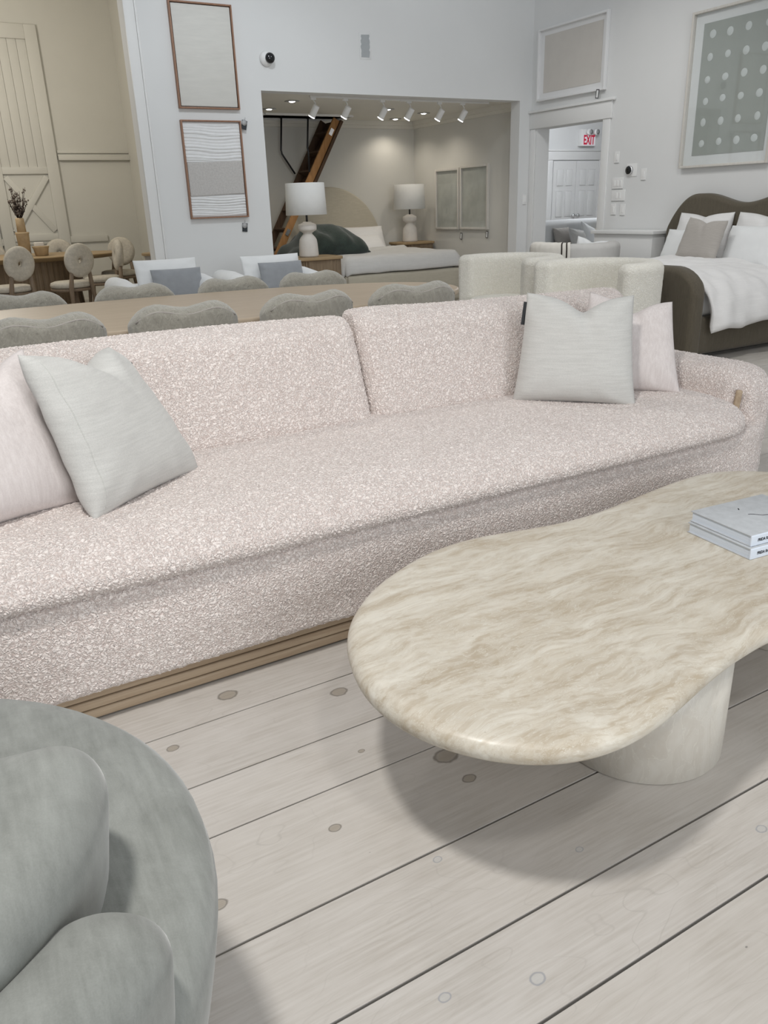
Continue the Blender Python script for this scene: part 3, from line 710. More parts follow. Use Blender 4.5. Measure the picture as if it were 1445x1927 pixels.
# ------------------------------------------------------------------ white barrel chairs
def barrel(name, label, mat, loc, rz, r=.5, th=.17, h=.80, group=None, seat_mat=None, opening=1.15, dense=.014):
    t = thing(name, label, 'armchair', loc, rz, group)          # opening faces local -x
    L = (2*PI-2*opening)*(r-th/2)
    b = rbox(L, th, h-.10, .06, dense, 0, 5, (0, 0, 0))
    def f(x, y, z):
        e = np.clip((np.abs(x)-(L/2-.35))/.35, 0, 1)
        return x, y+.02*z, z-.0*e+.10+(h-.10)/2
    mk('back_shell', arc_bend(deform(b, f), 0, 0, r-th/2, 0), mat, t)
    mk('seat_cushion', lathe([(.20, .28), (r-th+.0, .285), (r-th+.02, .33), (r-th+.015, .41), (r-th-.03, .44), (.15, .455), (.01, .457)], 48), seat_mat or mat, t)
    mk('plinth', lathe([(r-.12, 0), (r-.10, .004), (r-.10, .12)], 48), M['brown_z'], t)
    mk('seat_base', lathe([(r-.10, .10), (r-.06, .11), (r-.06, .285)], 48), mat, t)
    return t
G = 'ivory bouclé barrel chairs beside the bed'
barrel('barrel_chair', 'ivory bouclé barrel chair nearest the olive bed, front right', M['boucle_white'], (4.55, 4.66, 0), rad(6), .5, .17, .80, G)
barrel('barrel_chair', 'ivory bouclé barrel chair behind the other, left of the bed', M['boucle_white'], (4.62, 5.82, 0), rad(4), .5, .17, .80, G)
gc = barrel('barrel_chair', 'grey round chair with its back to us by the doorway, throw over it', M['grey_fabric'], (6.12, 6.58, 0), rad(228), .46, .15, .828, None, None, 1.2, .03)
th = thing('throw_blanket', 'cream throw blanket with dark stripes over the grey round chair', 'blanket', (6.12, 6.58, 0))
def throw_piece(a0, a1, lift=0):
    m = 26; V = []; F = []; r1, r2, zt = .308, .472, .832
    path = [(r1-.012, .56), (r1-.010, .66), (r1-.004, .76), (r1, zt-.03), (r1+.02, zt-.004), (r1+.05, zt+.003), (r2-.05, zt+.004), (r2-.02, zt-.003), (r2-.002, zt-.02), (r2+.004, zt-.06), (r2+.004, .70), (r2+.002, .62), (r2, .54), (r2-.002, .46)]
    for k, (r, z) in enumerate(path):
        for j in range(m):
            a = a0+(a1-a0)*j/(m-1)+.01*math.sin(k*.8); w = .004*math.sin(a*40)
            V.append(((r+w*.5+lift)*math.cos(a), (r+w*.5+lift)*math.sin(a), z+lift+.002*math.sin(a*30)))
    for i in range(len(path)-1):
        for j in range(m-1): F.append([i*m+j, (i+1)*m+j, (i+1)*m+j+1, i*m+j+1])
    k = len(V); V2 = [(x*1.012, y*1.012, z+.005) for x, y, z in V]
    return np.array(V+V2), F+[[q+k for q in reversed(f)] for f in F]
mk('cloth', throw_piece(rad(158), rad(222)), simple('cream_throw', (.78, .75, .69), .95, .04, 8, .3, 150, .002), th)
for a in (211, 217): mk('stripe', throw_piece(rad(a), rad(a+1.6), .004), M['twig'], th)
put_pillow('white_pillow', 'white pillow peeking over the grey round chair back', None, (.34, .40, .12), M['cotton'], (6.30, 6.60, .458), -48, 4, 10, .03, 11)

# ------------------------------------------------------------------ olive bed at the right wall
bed = thing('bed', 'olive brown upholstered bed with wavy headboard at the right', 'bed', (6.05, 5.15, 0))
BY0, BY1 = 4.25, 6.03
mk('side_rail', rbox(1.72, .12, .30, .04, .1, 0, 4, (6.06, BY0+.08, .19)), M['olive'], bed, world=True)
mk('side_rail', rbox(1.72, .12, .30, .04, .1, 0, 4, (6.06, BY1-.08, .19)), M['olive'], bed, world=True)
fb = rbox(.15, BY1-BY0+.06, .70, .05, .04, 0, 5, (5.25, (BY0+BY1)/2, .38))
def f_fb(x, y, z):
    d = np.clip(np.abs(y-(BY0+BY1)/2)-((BY1-BY0)/2+.03-.26), 0, .26)/.26
    drop = .24*(1-np.sqrt(np.clip(1-d**2*.96, 0, 1)))
    return x, y, np.where(z > .1, z-drop*np.clip((z-.1)/.5, 0, 1), z)
mk('footboard', deform(fb, f_fb), M['olive'], bed, world=True)
hb = rbox(.14, BY1-BY0+.02, 1.2, .05, .03, 0, 5, (6.91, (BY0+BY1)/2, .62))
def f_hb(x, y, z):
    u = np.abs(y-(BY0+BY1)/2)/((BY1-BY0)/2+.01)
    top = 1.17+.045*(1-np.cos(np.clip(u/.52, 0, 1)*PI))-.36*np.clip((u-.60)/.40, 0, 1)**2.2
    k = np.clip((z-.3)/.92, 0, 1)
    return x, y, z+(top-1.22)*k
mk('headboard', deform(hb, f_hb), M['olive'], bed, world=True)
mk('mattress', rbox(1.52, 1.66, .24, .08, .1, 0, 5, (6.08, 5.14, .44)), M['cotton'], bed, world=True)
dv = thing('duvet', 'white linen duvet hanging over the side of the olive bed', 'duvet', (6.0, 5.1, .5))
def drape(x0, x1, path, nx, seed, thick=.035, hem=None, wob=.028):
    """padded cloth laid along a cross-section path (y, z, looseness) between x0 and x1"""
    pth = np.array(path, float); d = np.r_[0, np.cumsum(np.hypot(*np.diff(pth[:, :2], axis=0).T))]; ns = 90
    tt_ = np.linspace(0, d[-1], ns); Y = np.interp(tt_, d, pth[:, 0]); Zz = np.interp(tt_, d, pth[:, 1]); Lo = np.interp(tt_, d, pth[:, 2])
    for _ in range(5): Y[1:-1] = .5*Y[1:-1]+.25*(Y[:-2]+Y[2:]); Zz[1:-1] = .5*Zz[1:-1]+.25*(Zz[:-2]+Zz[2:])
    X, S = np.meshgrid(np.linspace(x0, x1, nx), tt_, indexing='ij')
    YY = np.broadcast_to(Y, X.shape).copy(); ZZ = np.broadcast_to(Zz, X.shape).copy(); LL = np.broadcast_to(Lo, X.shape)
    ty, tz = np.gradient(Y), np.gradient(Zz); L = np.hypot(ty, tz); ny, nz = tz/L, -ty/L
    f = wob*snoise(X, S, 0*X, 8, seed)+wob*.6*snoise(X, S*.6, 0*X, 20, seed+1)+wob*.35*snoise(X, S, 0*X, 42, seed+2)
    f = f+LL*.022*np.sin(X*17+2.6*np.sin(S*5+X*4))+LL*.03*snoise(X*1.6, S*.5, 0*X, 16, seed+9)
    ed = np.minimum(1, np.minimum((X-x0), (x1-X))/.10); edge = np.sqrt(np.clip(1-(1-ed)**2, 0, 1))
    es = np.clip(np.minimum(S, d[-1]-S)/.05, 0, 1); es = np.sqrt(np.clip(1-(1-es)**2, 0, 1)); pad = thick*edge*es
    if hem is not None: ZZ = ZZ+hem(X)*np.clip((S-d[-1]*.72)/(d[-1]*.28), 0, 1)
    X2 = X+.02*snoise(S, X, 0*X, 5, seed+7)
    out = []
    for sgn in (1, -1):
        o_ = f+sgn*pad*(1+.5*snoise(X, S, 0*X, 11, seed+3)); out.append(np.stack([X2, YY+ny*o_, ZZ+nz*o_], -1).reshape(-1, 3))
    n0 = nx*ns; I = np.arange(n0).reshape(nx, ns)
    q = lambda A: np.stack([A[:-1, :-1], A[1:, :-1], A[1:, 1:], A[:-1, 1:]], -1).reshape(-1, 4)
    b = np.concatenate([I[0], I[1:, -1], I[-1, -2::-1], I[-2:0:-1, 0]]); bn = np.roll(b, -1)
    F = np.concatenate([q(I), q(I+n0)[:, ::-1], np.stack([bn, b, b+n0, bn+n0], 1)])
    return np.concatenate(out), F
mk('cover', drape(5.36, 6.50, [(6.00, .44, .2), (5.99, .52, .2), (5.95, .60, .1), (5.7, .645, 0), (5.2, .67, 0), (4.7, .655, 0), (4.45, .625, .1), (4.30, .57, .3), (4.21, .48, .5), (4.175, .38, .8), (4.155, .26, 1)], 90, 21, .04, lambda X: .05*(X-5.9)+.012*np.sin(X*14)), M['linen_white'], dv, world=True)
G = 'pillows on the olive bed'
put_pillow('euro_pillow', 'white linen euro pillow left against the wavy headboard', G, (.66, .50, .18), M['linen_white'], (6.72, 5.52, .60), 270, 13, 0, .03, 31)
put_pillow('euro_pillow', 'white linen euro pillow right against headboard, cut by frame', G, (.66, .50, .18), M['linen_white'], (6.72, 4.84, .60), 270, 13, 0, .03, 32)
put_pillow('sleeping_pillow', 'white pillow half hidden behind the taupe cushion, left', G, (.62, .36, .18), M['cotton'], (6.53, 5.50, .60), 270, 20, 0, 0, 33)
put_pillow('sleeping_pillow', 'white pillow right of the taupe cushion, cut by frame edge', G, (.62, .40, .20), M['cotton'], (6.50, 4.76, .60), 270, 20, 0, 0, 34)
put_pillow('taupe_pillow', 'taupe linen cushion in front of the white bed pillows', G, (.46, .40, .15), M['linen_taupe'], (6.33, 5.22, .66), 268, 18, 4, .03, 35)

cab = thing('low_cabinet', 'white low cabinet against right wall between doorway and bed', 'cabinet', (6.85, 6.5, 0))
mk('body', box(6.72, 6.98, 6.08, 6.92, 0, .88), M['trim'], cab, smooth=False, world=True, bevel=.004)
mk('top', box(6.69, 6.99, 6.05, 6.95, .8805, .915), M['trim'], cab, smooth=False, world=True, bevel=.004)

# ------------------------------------------------------------------ pictures and fittings on the back wall
def frame_bars(t, x0, x1, z0, z1, w, d, mat, y=0):
    """four bars of a picture frame in the local x-z plane, wall at y=0, front at -d"""
    mk('frame_bar', box(x0, x0+w, -d+y, -.001, z0, z1), mat, t, smooth=False, bevel=.002)
    mk('frame_bar', box(x1-w, x1, -d+y, -.001, z0, z1), mat, t, smooth=False, bevel=.002)
    mk('frame_bar', box(x0+w, x1-w, -d+y, -.001, z0, z0+w), mat, t, smooth=False, bevel=.002)
    mk('frame_bar', box(x0+w, x1-w, -d+y, -.001, z1-w, z1), mat, t, smooth=False, bevel=.002)
a1 = thing('framed_canvas', 'cream abstract canvas in thin red-brown frame, upper of two', 'picture', (2.905, YB, 2.19))
frame_bars(a1, -.31, .31, 0, .905, .014, .045, M['walnut'])
mk('canvas', box(-.288, .288, -.036, -.002, .022, .883), M['canvas'], a1, smooth=False, bevel=.003)
a2 = thing('framed_textile', 'white pleated textile art with oat band in red-brown frame', 'picture', (2.90, YB, 1.18))
frame_bars(a2, -.31, .31, 0, .91, .014, .045, M['walnut'])
mk('backing', box(-.296, .296, -.012, -.002, .014, .896), M['fabric_white'], a2, smooth=False)
def pleats(z0, z1, n, seed):
    nx, nz = 40, n*8; V = []; F = []
    r = random.Random(seed); ph = [r.uniform(0, 6) for _ in range(n+2)]; am = [r.uniform(.5, 1.2) for _ in range(n+2)]
    for i in range(nz+1):
        f = i/nz*n
        for j in range(nx+1):
            x = -.29+.58*j/nx; g = f+.28*math.sin(x*6+ph[int(f)]*.3)+.15*math.sin(x*13+1)
            e = min(1, i/6, (nz-i)/6); k = int(max(0, min(n, g)))
            V.append((x, -.018-.012*am[k]*abs(math.sin(g*PI))**.6*e, z0+(z1-z0)*i/nz))
    for i in range(nz):
        for j in range(nx): q = i*(nx+1)+j; F.append([q, q+1, q+nx+2, q+nx+1])
    return np.array(V), F
mk('pleated_panel', pleats(.53, .893, 12, 1), M['fabric_white'], a2)
mk('pleated_panel', pleats(.018, .225, 8, 2), M['fabric_white'], a2)
mk('woven_band', deform(rbox(.58, .02, .315, .008, .02, 0, 2, (0, -.024, .378)), lambda x, y, z: (x, y+.002*snoise(x, y, z, 40, 3), z+.008*np.sin(x*6)*(np.abs(z-.378) > .1))), M['woven'], a2)
def price_tag(loc, label, rz=0, tilt=0, ring=True):
    t = thing('price_tag', label, 'tag', loc); t.rotation_euler = (0, tilt, rz)
    mk('card', box(-.028, .028, -.009, -.006, -.05, .035), M['tag_card'], t, smooth=False)
    if ring: mk('disc', lathe([(.001, 0), (.027, .001), (.028, .004), (.001, .005)], 20, (-.004, -.0095, .012), 'y'), M['plastic_grey'], t)
    mk('cord', tube([(0, -.007, .035), (.002, -.004, .055), (0, -.002, .065)], .0012, 5), M['black'], t)
    return t
price_tag((3.245, YB-.03, 2.06), 'dark price tag hanging at top right corner of the pleated textile art', 0, .25)
price_tag((3.165, YB-.001, 1.085), 'dark price tag below the pleated textile art', 0, .1)
sc = thing('security_camera', 'round white security camera with black lens high on back wall', 'camera', (3.55, YB, 2.66))
mk('mount', lathe([(.02, 0), (.066, .001), (.07, .012), (.06, .03), (.045, .05), (.02, .055)], 32, (0, -.001, 0), 'y'), M['plastic'], sc)
mk('lens_ball', lathe([(.004, 0), (.042, .004), (.05, .02), (.045, .038), (.03, .05), (.003, .055)], 28, (.018, -.045, 0), 'y'), M['lens'], sc)
wp = thing('wall_patch', 'grey primer patch above the alcove on back wall', 'patch', (4.70, YB, 2.71))
mk('panel', box(-.07, .07, -.003, -.0005, 0, .25), M['wall'], wp, smooth=False, bevel=.001)
rr = random.Random(3); pts = [(-.05+rr.uniform(-.006, .006), .02+.21*k/12) for k in range(13)]+[(.052+rr.uniform(-.007, .007), .235-.215*k/12) for k in range(13)]
mk('primer', xf(prism(pts, 0, .0006), (0, -.003, 0), (rad(90), 0, 0)), M['patch'], wp, smooth=False)

def switch_plate(name, label, loc, rz, w, h, n, group='switch plates on the walls'):
    t = thing(name, label, 'switch', loc, rz, group)
    mk('plate', rbox(w, .007, h, .003, .1, 0, 2, (0, -.0045, 0)), M['plastic'], t)
    for k in range(n):
        x = (k-(n-1)/2)*.046
        mk('rocker', rbox(.030, .006, .062, .002, .1, 0, 2, (x, -.009, 0)), M['plastic'], t)
    mk('lower_edge', box(-w/2+.006, w/2-.006, -.0085, -.0015, -h/2-.001, -h/2+.003), M['plastic_grey'], t, smooth=False)
    return t
RW = -PI/2   # things on the right wall: local x runs to -y, local -y faces the room (-x)
def on_right(y, z): return (XW, y, z)
switch_plate('switch_plate', 'single white switch plate highest beside the doorway', on_right(6.93, 1.66), RW, .075, .115, 1)
switch_plate('switch_plate', 'three-gang white switch plate right of the doorway', on_right(6.89, 1.395), RW, .165, .115, 3)
switch_plate('switch_plate', 'wide white switch plate below the three-gang one', on_right(6.87, 1.27), RW, .20, .115, 2)
switch_plate('switch_plate', 'lowest left single switch plate near doorway', on_right(6.93, 1.125), RW, .078, .115, 1)
switch_plate('switch_plate', 'lowest right single switch plate near doorway', on_right(6.79, 1.12), RW, .078, .115, 1)
switch_plate('switch_plate', 'single switch plate right of the round thermostat', on_right(6.525, 1.47), RW, .075, .115, 1)
switch_plate('switch_plate', 'small switch plate on back wall between alcove and corner', (6.93, YB, 1.26), 0, .06, .115, 1)
tt = thing('thermostat', 'round thermostat with black glass face on right wall', 'thermostat', on_right(6.72, 1.52), RW)
mk('plate', rbox(.15, .006, .13, .003, .1, 0, 2, (.02, -.004, 0)), M['plastic'], tt)
mk('ring', lathe([(.02, 0), (.045, .001), (.047, .02), (.043, .026), (.02, .027)], 32, (0, -.007, 0), 'y'), M['steel'], tt)
mk('face', lathe([(.002, 0), (.041, .001), (.038, .005), (.002, .006)], 32, (0, -.033, 0), 'y'), M['lens'], tt)

# ------------------------------------------------------------------ pictures on the right wall
p1 = thing('framed_print', 'plain sand coloured print in white frame above the doorway', 'picture', on_right(7.715, 2.35), RW)
frame_bars(p1, -.56, .56, 0, .755, .022, .05, M['frame_white'])
mk('mat_board', box(-.54, .54, -.012, -.002, .02, .735), M['frame_white'], p1, smooth=False)
mk('print', box(-.47, .47, -.016, -.0125, .085, .68), M['sand'], p1, smooth=False)
p2 = thing('framed_dot_print', 'sage grey print with pale dots in white frame above bed', 'picture', on_right(5.53, 1.50), RW)
frame_bars(p2, -.50, .50, 0, 1.36, .022, .055, M['frame_pale'])
mk('mat_board', box(-.48, .48, -.012, -.002, .02, 1.34), M['mat_board'], p2, smooth=False)
pr = mk('print', box(-.38, .42, -.015, -.0125, .11, 1.25), M['sage'], p2, smooth=False)
d0 = None
for i in range(4):
    for j in range(6):
        x = -.38+.80*(.13+.245*i); z = 1.25-1.14*(.09+.163*j)
        if d0 is None: d0 = mk('dot', lathe([(.001, 0), (.034, .0003), (.033, .0009), (.001, .001)], 18, (0, 0, 0), 'y'), M['dot'], pr); o = d0
        else: o = d0.copy(); COL.objects.link(o)
        o.location = (x+random.uniform(-.006, .006), -.0152, z+random.uniform(-.006, .006)); o.scale = (random.uniform(.9, 1.08), 1, random.uniform(.92, 1.1))
mk('glass_pane', box(-.478, .478, -.034, -.032, .022, 1.338), M['glass'], p2, smooth=False)
def loop_tag(loc, rz, label):
    t = thing('price_tag', label, 'tag', loc, rz, 'small open black price tags'); t.rotation_euler = (0, .12, rz)
    for b in ((-.022, -.016, -.045, .045), (.016, .022, -.045, .045), (-.016, .016, -.045, -.037), (-.016, .016, .037, .045)): mk('edge', box(b[0], b[1], -.008, -.004, b[2], b[3]), M['black'], t, smooth=False)
    mk('card', box(-.016, .016, -.0065, -.0055, -.037, .037), M['plastic'], t, smooth=False)
loop_tag((6.945, 7.23, 2.315), RW, 'small black price tag under the sand print over the doorway')

# ------------------------------------------------------------------ sleeping alcove
def alcove_picture(y0, y1, z0, z1, label):
    t = thing('framed_print', label, 'picture', on_right((y0+y1)/2, z0), RW, 'pair of misty prints in the alcove'); w = (y1-y0)/2; h = z1-z0
    frame_bars(t, -w, w, 0, h, .03, .04, M['frame_pale'])
    mk('print', box(-w+.028, w-.028, -.012, -.002, .028, h-.028), M['mist'], t, smooth=False)
    mk('glass_pane', box(-w+.029, w-.029, -.028, -.026, .029, h-.029), M['glass'], t, smooth=False)
alcove_picture(9.90, 10.50, .89, 1.71, 'misty grey-green print, left of two in the alcove')
alcove_picture(9.22, 9.87, .895, 1.725, 'misty grey-green print, right of two in the alcove')
loop_tag((6.99, 9.86, .80), RW, 'small black price tag under the left misty print')
loop_tag((6.99, 9.25, .83), RW, 'small black price tag under the right misty print')

ab = thing('alcove_bed', 'beige upholstered bed with arched headboard inside the alcove', 'bed', (5.47, 9.95, 0))
mk('bed_frame', rbox(1.74, 2.1, .42, .05, .2, .06, 4, (5.465, 9.95, .25)), M['linen_beige'], ab, world=True)
arch = [(-.87, .20), (.87, .20), (.87, .62)]+[(.87*math.cos(a), .62+.90*math.sin(a)) for a in np.linspace(0, PI, 40)[1:]]
mk('headboard', xf(loft([(x, z) for x, z in arch], [(.03, 0), (.008, .012), (0, .03), (0, .08), (.008, .098), (.03, .11)]), (5.47, 11.11, 0), (rad(90), 0, 0)), M['linen_beige'], ab, True, world=True)
mk('mattress', rbox(1.62, 1.95, .18, .06, .2, 0, 4, (5.465, 9.98, .50)), M['cotton'], ab, world=True)
ad = thing('duvet', 'crumpled grey-white duvet spread over the alcove bed', 'duvet', (5.47, 9.8, .5))
d = rbox(1.86, 1.55, .15, .07, .035, .15, 5, (5.475, 9.66, .595))
def f_ad(x, y, z):
    e = np.clip((np.abs(x-5.475)-.80)/.13, 0, 1); e2 = np.clip((9.0-y)/.12, 0, 1)
    return x, y+.015*snoise(x, y, z, 9, 1), z-.16*e**1.3-.10*e2**1.3+.022*snoise(x, y, z, 7, 41)+.008*snoise(x, y, z, 20, 42)+.03*np.exp(-((y-10.1-.2*(x-5.4))/.05)**2)
mk('cover', deform(d, f_ad), M['linen_grey'], ad, world=True)
G = 'pillows on the alcove bed'
put_pillow('sleeping_pillow', 'cream pillow in front on the right of the alcove bed', G, (.68, .38, .2), M['linen_white'], (5.85, 10.55, .58), 0, 50, 0, 0, 51)
put_pillow('sleeping_pillow', 'cream pillow propped against the arched headboard', G, (.72, .42, .2), M['linen_white'], (5.95, 10.80, .58), 0, 25, 0, 0, 52)
put_pillow('sleeping_pillow', 'cream pillow left of alcove bed beside the green blanket', G, (.68, .38, .2), M['linen_white'], (5.25, 10.72, .58), 0, 35, 0, 0, 53)
gb = thing('green_blanket', 'dark green blanket heaped on the left of the alcove bed', 'blanket', (4.9, 10.0, .6))
b = rbox(1.15, .95, .26, .12, .035, .25, 6, (4.82, 10.0, .78))
def f_gb(x, y, z):
    e = np.clip((4.62-x)/.35, 0, 1)
    mnd = .16*np.exp(-((x-4.62)**2+(y-9.95)**2)/.05)+.12*np.exp(-((x-5.0)**2+(y-9.85)**2)/.05)-.16*np.clip((x-5.0)/.4, 0, 1)
    k = np.clip((z-.66)/.2, 0, 1)
    fold = .05*np.abs(np.sin(x*11+4*y))+.03*snoise(x, y, z, 12, 61)
    return x+.03*snoise(y, z, x, 7, 2), y+.03*snoise(x, z, y, 8, 3), z-.22*e+k*(mnd+fold-.04)
mk('cloth', deform(b, f_gb), M['green_cloth'], gb, world=True)

def nightstand(label, loc, w, dp, h, rz=0):
    t = thing('nightstand', label, 'nightstand', loc, rz, 'fluted nightstands in the alcove')
    mk('fluted_body', fluted(0, 0, w/2-.02, dp/2-.02, 7, .0, h-.035, 40, .02), M['oak_z'], t, 'auto')
    mk('top', loft(superellipse(0, 0, w/2, dp/2, 7, 80), [(.01, h-.0345), (0, h-.030), (0, h-.006), (.006, h)]), M['oak_left'], t, 'auto')
    return t
nightstand('fluted wooden nightstand under the nearer lamp at alcove front', (4.14, 8.86, 0), .62, .50, .715)
nightstand('fluted wooden nightstand under the far lamp in alcove corner', (6.68, 10.72, 0), .60, .46, .725)
def table_lamp(label, loc):
    t = thing('table_lamp', label, 'lamp', loc, 0, 'white ceramic table lamps in the alcove')
    mk('ceramic_base', lathe([(.10, 0), (.113, .004), (.115, .02), (.108, .14), (.100, .19), (.085, .215), (.055, .25), (.052, .262), (.075, .278), (.103, .292), (.107, .31), (.107, .345), (.098, .358), (.055, .375), (.045, .385)], 40), M['ceramic'], t)
    mk('stem', cyl(.012, .38, .47, 12), M['black'], t)
    s = [(.232, .458), (.228, .46), (.217, .795), (.221, .797), (.2215, .7965), (.236, .459)]
    mk('shade', lathe(s, 48, close=True), M['shade'], t)
    return t
table_lamp('white table lamp with drum shade at the front of the alcove', (4.09, 8.84, .7155))
table_lamp('white table lamp with drum shade in the far alcove corner', (6.64, 10.70, .7255))

# attic ladder folded down out of the ceiling hatch
ld = thing('attic_ladder', 'orange pine attic ladder slanting down from the alcove ceiling hatch', 'ladder', (4.3, 10.7, 0))
dx, dz = .93, 1.57; Ln = math.hypot(dx, dz); ang = math.atan2(dx, dz)
def lp(s, off=0): return (4.04+s*dx/Ln+off*math.cos(ang), .0+s*dz/Ln-off*math.sin(ang)+.05)
TOT = 2.68
def slab(y0, y1, s0, s1, o0, o1):
    P = [lp(s0, o0), lp(s0, o1), lp(s1, o1), lp(s1, o0)]
    V = [(p[0], y, p[1]) for y in (y0, y1) for p in P]
    return np.array(V), [[0, 1, 2, 3], [7, 6, 5, 4], [0, 4, 5, 1], [1, 5, 6, 2], [2, 6, 7, 3], [3, 7, 4, 0]]
for y in (10.54, 10.94):
    mk('rail', slab(y, y+.03, .0, TOT, -.04, .055), M['pine'] if y < 10.6 else M['pine_dark'], ld, smooth=False, world=True, bevel=.003)
for k in range(9): mk('rung', slab(10.57, 10.94, .22+k*.28, .245+k*.28, -.045, .045), M['pine_dark'], ld, smooth=False, world=True)
mk('hatch_door', slab(10.52, 10.98, 1.45, TOT+.02, .06, .10), M['pine_dark'], ld, smooth=False, world=True)
for y, x0 in ((10.515, 4.98), (10.985, 4.80)):
    b = lp(1.88, -.06)
    mk('spring_arm', tube([(x0, y, 2.42), (x0-.04, y, 2.0), (x0-.03, y, 1.95), (b[0], y, b[1])], .013, 8), M['black'], ld, world=True)
for s in (1.0, 1.42, 2.45): mk('hinge', slab(10.525, 10.539, s, s+.09, -.02, .03), M['steel'], ld, smooth=False, world=True)

# track with six spots, recessed downlights
tr = thing('track_light', 'white ceiling track with six lit spot heads at alcove front', 'track light', (5.42, 8.8, 2.40))
mk('rail', box(4.2, 5.40, 8.785, 8.815, 2.378, 2.3995), M['plastic'], tr, smooth=False, world=True)
mk('rail', box(5.41, 6.64, 8.785, 8.815, 2.378, 2.3995), M['plastic'], tr, smooth=False, world=True)
mk('joiner', box(5.36, 5.46, 8.78, 8.82, 2.372, 2.3995), M['plastic'], tr, smooth=False, world=True)
for x in (4.24, 4.64, 5.12, 5.48, 5.91, 6.25):
    mk('adapter', box(x-.03, x+.03, 8.788, 8.812, 2.355, 2.378), M['plastic'], tr, smooth=False, world=True)
    mk('stem', tube([(x, 8.8, 2.355), (x+.02, 8.8, 2.33), (x+.025, 8.8, 2.30), (x+.01, 8.8, 2.27)], .006, 6), M['plastic'], tr, world=True)
    hd = mk('spot_head', xf(lathe([(.012, .065), (.034, .06), (.036, .05), (.036, -.062), (.034, -.068), (.030, -.06), (.005, -.055)], 20), (x, 8.79, 2.245), (rad(24), rad(22), 0)), M['plastic'], tr, world=True)
    mk('lit_face', xf(lathe([(.001, -.072), (.033, -.070), (.036, -.064), (.035, -.058), (.001, -.058)], 20), (x, 8.79, 2.245), (rad(24), rad(22), 0)), M['spot_glow'], hd, world=True)
    lamp('spot_head_light', 'SPOT', (x-.02, 8.76, 2.16), 3, (1, .95, .88), .03, (x-.9, 7.2, .3), 1.2, .8)
for k, (x, y) in enumerate([(4.21, 9.30), (4.24, 10.06), (6.49, 10.05), (6.48, 10.78), (5.75, 9.75)]):
    t = thing('downlight', 'recessed round ceiling downlight in the alcove, '+['front left', 'far left over the ladder side', 'middle right', 'far right by the back wall', 'centre'][k], 'downlight', (x, y, 2.40), 0, 'recessed downlights in the alcove ceiling')
    mk('ring', lathe([(.05, -.001), (.085, -.002), (.088, -.005), (.05, -.008)], 28), M['plastic_grey'], t)
    mk('lit_face', lathe([(.001, -.006), (.036, -.008), (.024, -.014), (.001, -.015)], 20), M['spot_glow'], t)
    lamp('downlight_light', 'SPOT', (x, y, 2.37), 12, (1, .91, .78), .04, (x, y, 0), 2.4, .7)

# ------------------------------------------------------------------ white armchairs with pillows by the back wall
def soft_armchair(label, x0, x1):
    cx = (x0+x1)/2; w = x1-x0
    t = thing('soft_armchair', label, 'armchair', (cx, 7.5, 0), 0, 'low white armchairs along the back wall')
    mk('seat_base', rbox(w-.1, .80, .34, .06, .1, .08, 4, (0, 0, .20)), M['cotton'], t)
    mk('seat_cushion', rbox(w-.34, .62, .14, .06, .06, .05, 5, (0, -.06, .42)), M['cotton'], t)
    for s in (-1, 1): mk('arm', deform(rbox(.19, .78, .40, .09, .05, .05, 6, (s*(w/2-.12), 0, .51)), lambda x, y, z: (x, y, z-.04*np.clip(-y/.4, 0, 1))), M['cotton'], t)
    mk('backrest', rbox(w-.2, .2, .44, .09, .06, .05, 6, (0, .28, .42)), M['cotton'], t)
    for sx in (-1, 1):
        for sy in (-1, 1): mk('foot', cyl(.025, 0, .04, 12, (sx*(w/2-.14), sy*.32)), M['brown_z'], t)
soft_armchair('low white armchair in front of the opening trim, left one', 1.50, 2.47)
soft_armchair('low white armchair in front of the lower textile art, right one', 2.53, 3.50)
G = 'pillows on the white armchairs'
put_pillow('white_pillow', 'long white pillow on the left white armchair', G, (.58, .38, .15), M['cotton'], (2.04, 7.46, .488), 0, 14, 0, 0, 71, pinch=.03)
put_pillow('blue_grey_pillow', 'blue-grey pillow on the left white armchair', G, (.46, .30, .13), M['blue_grey'], (2.08, 7.30, .488), 0, 14, 0, 0, 72, pinch=.03)
put_pillow('white_pillow', 'long white pillow on the right white armchair', G, (.62, .36, .15), M['cotton'], (3.07, 7.46, .488), 3, 14, 0, 0, 73, pinch=.03)
put_pillow('blue_grey_pillow', 'blue-grey pillow on the right white armchair', G, (.46, .30, .13), M['blue_grey'], (3.10, 7.30, .488), 3, 14, 0, 0, 74, pinch=.03)

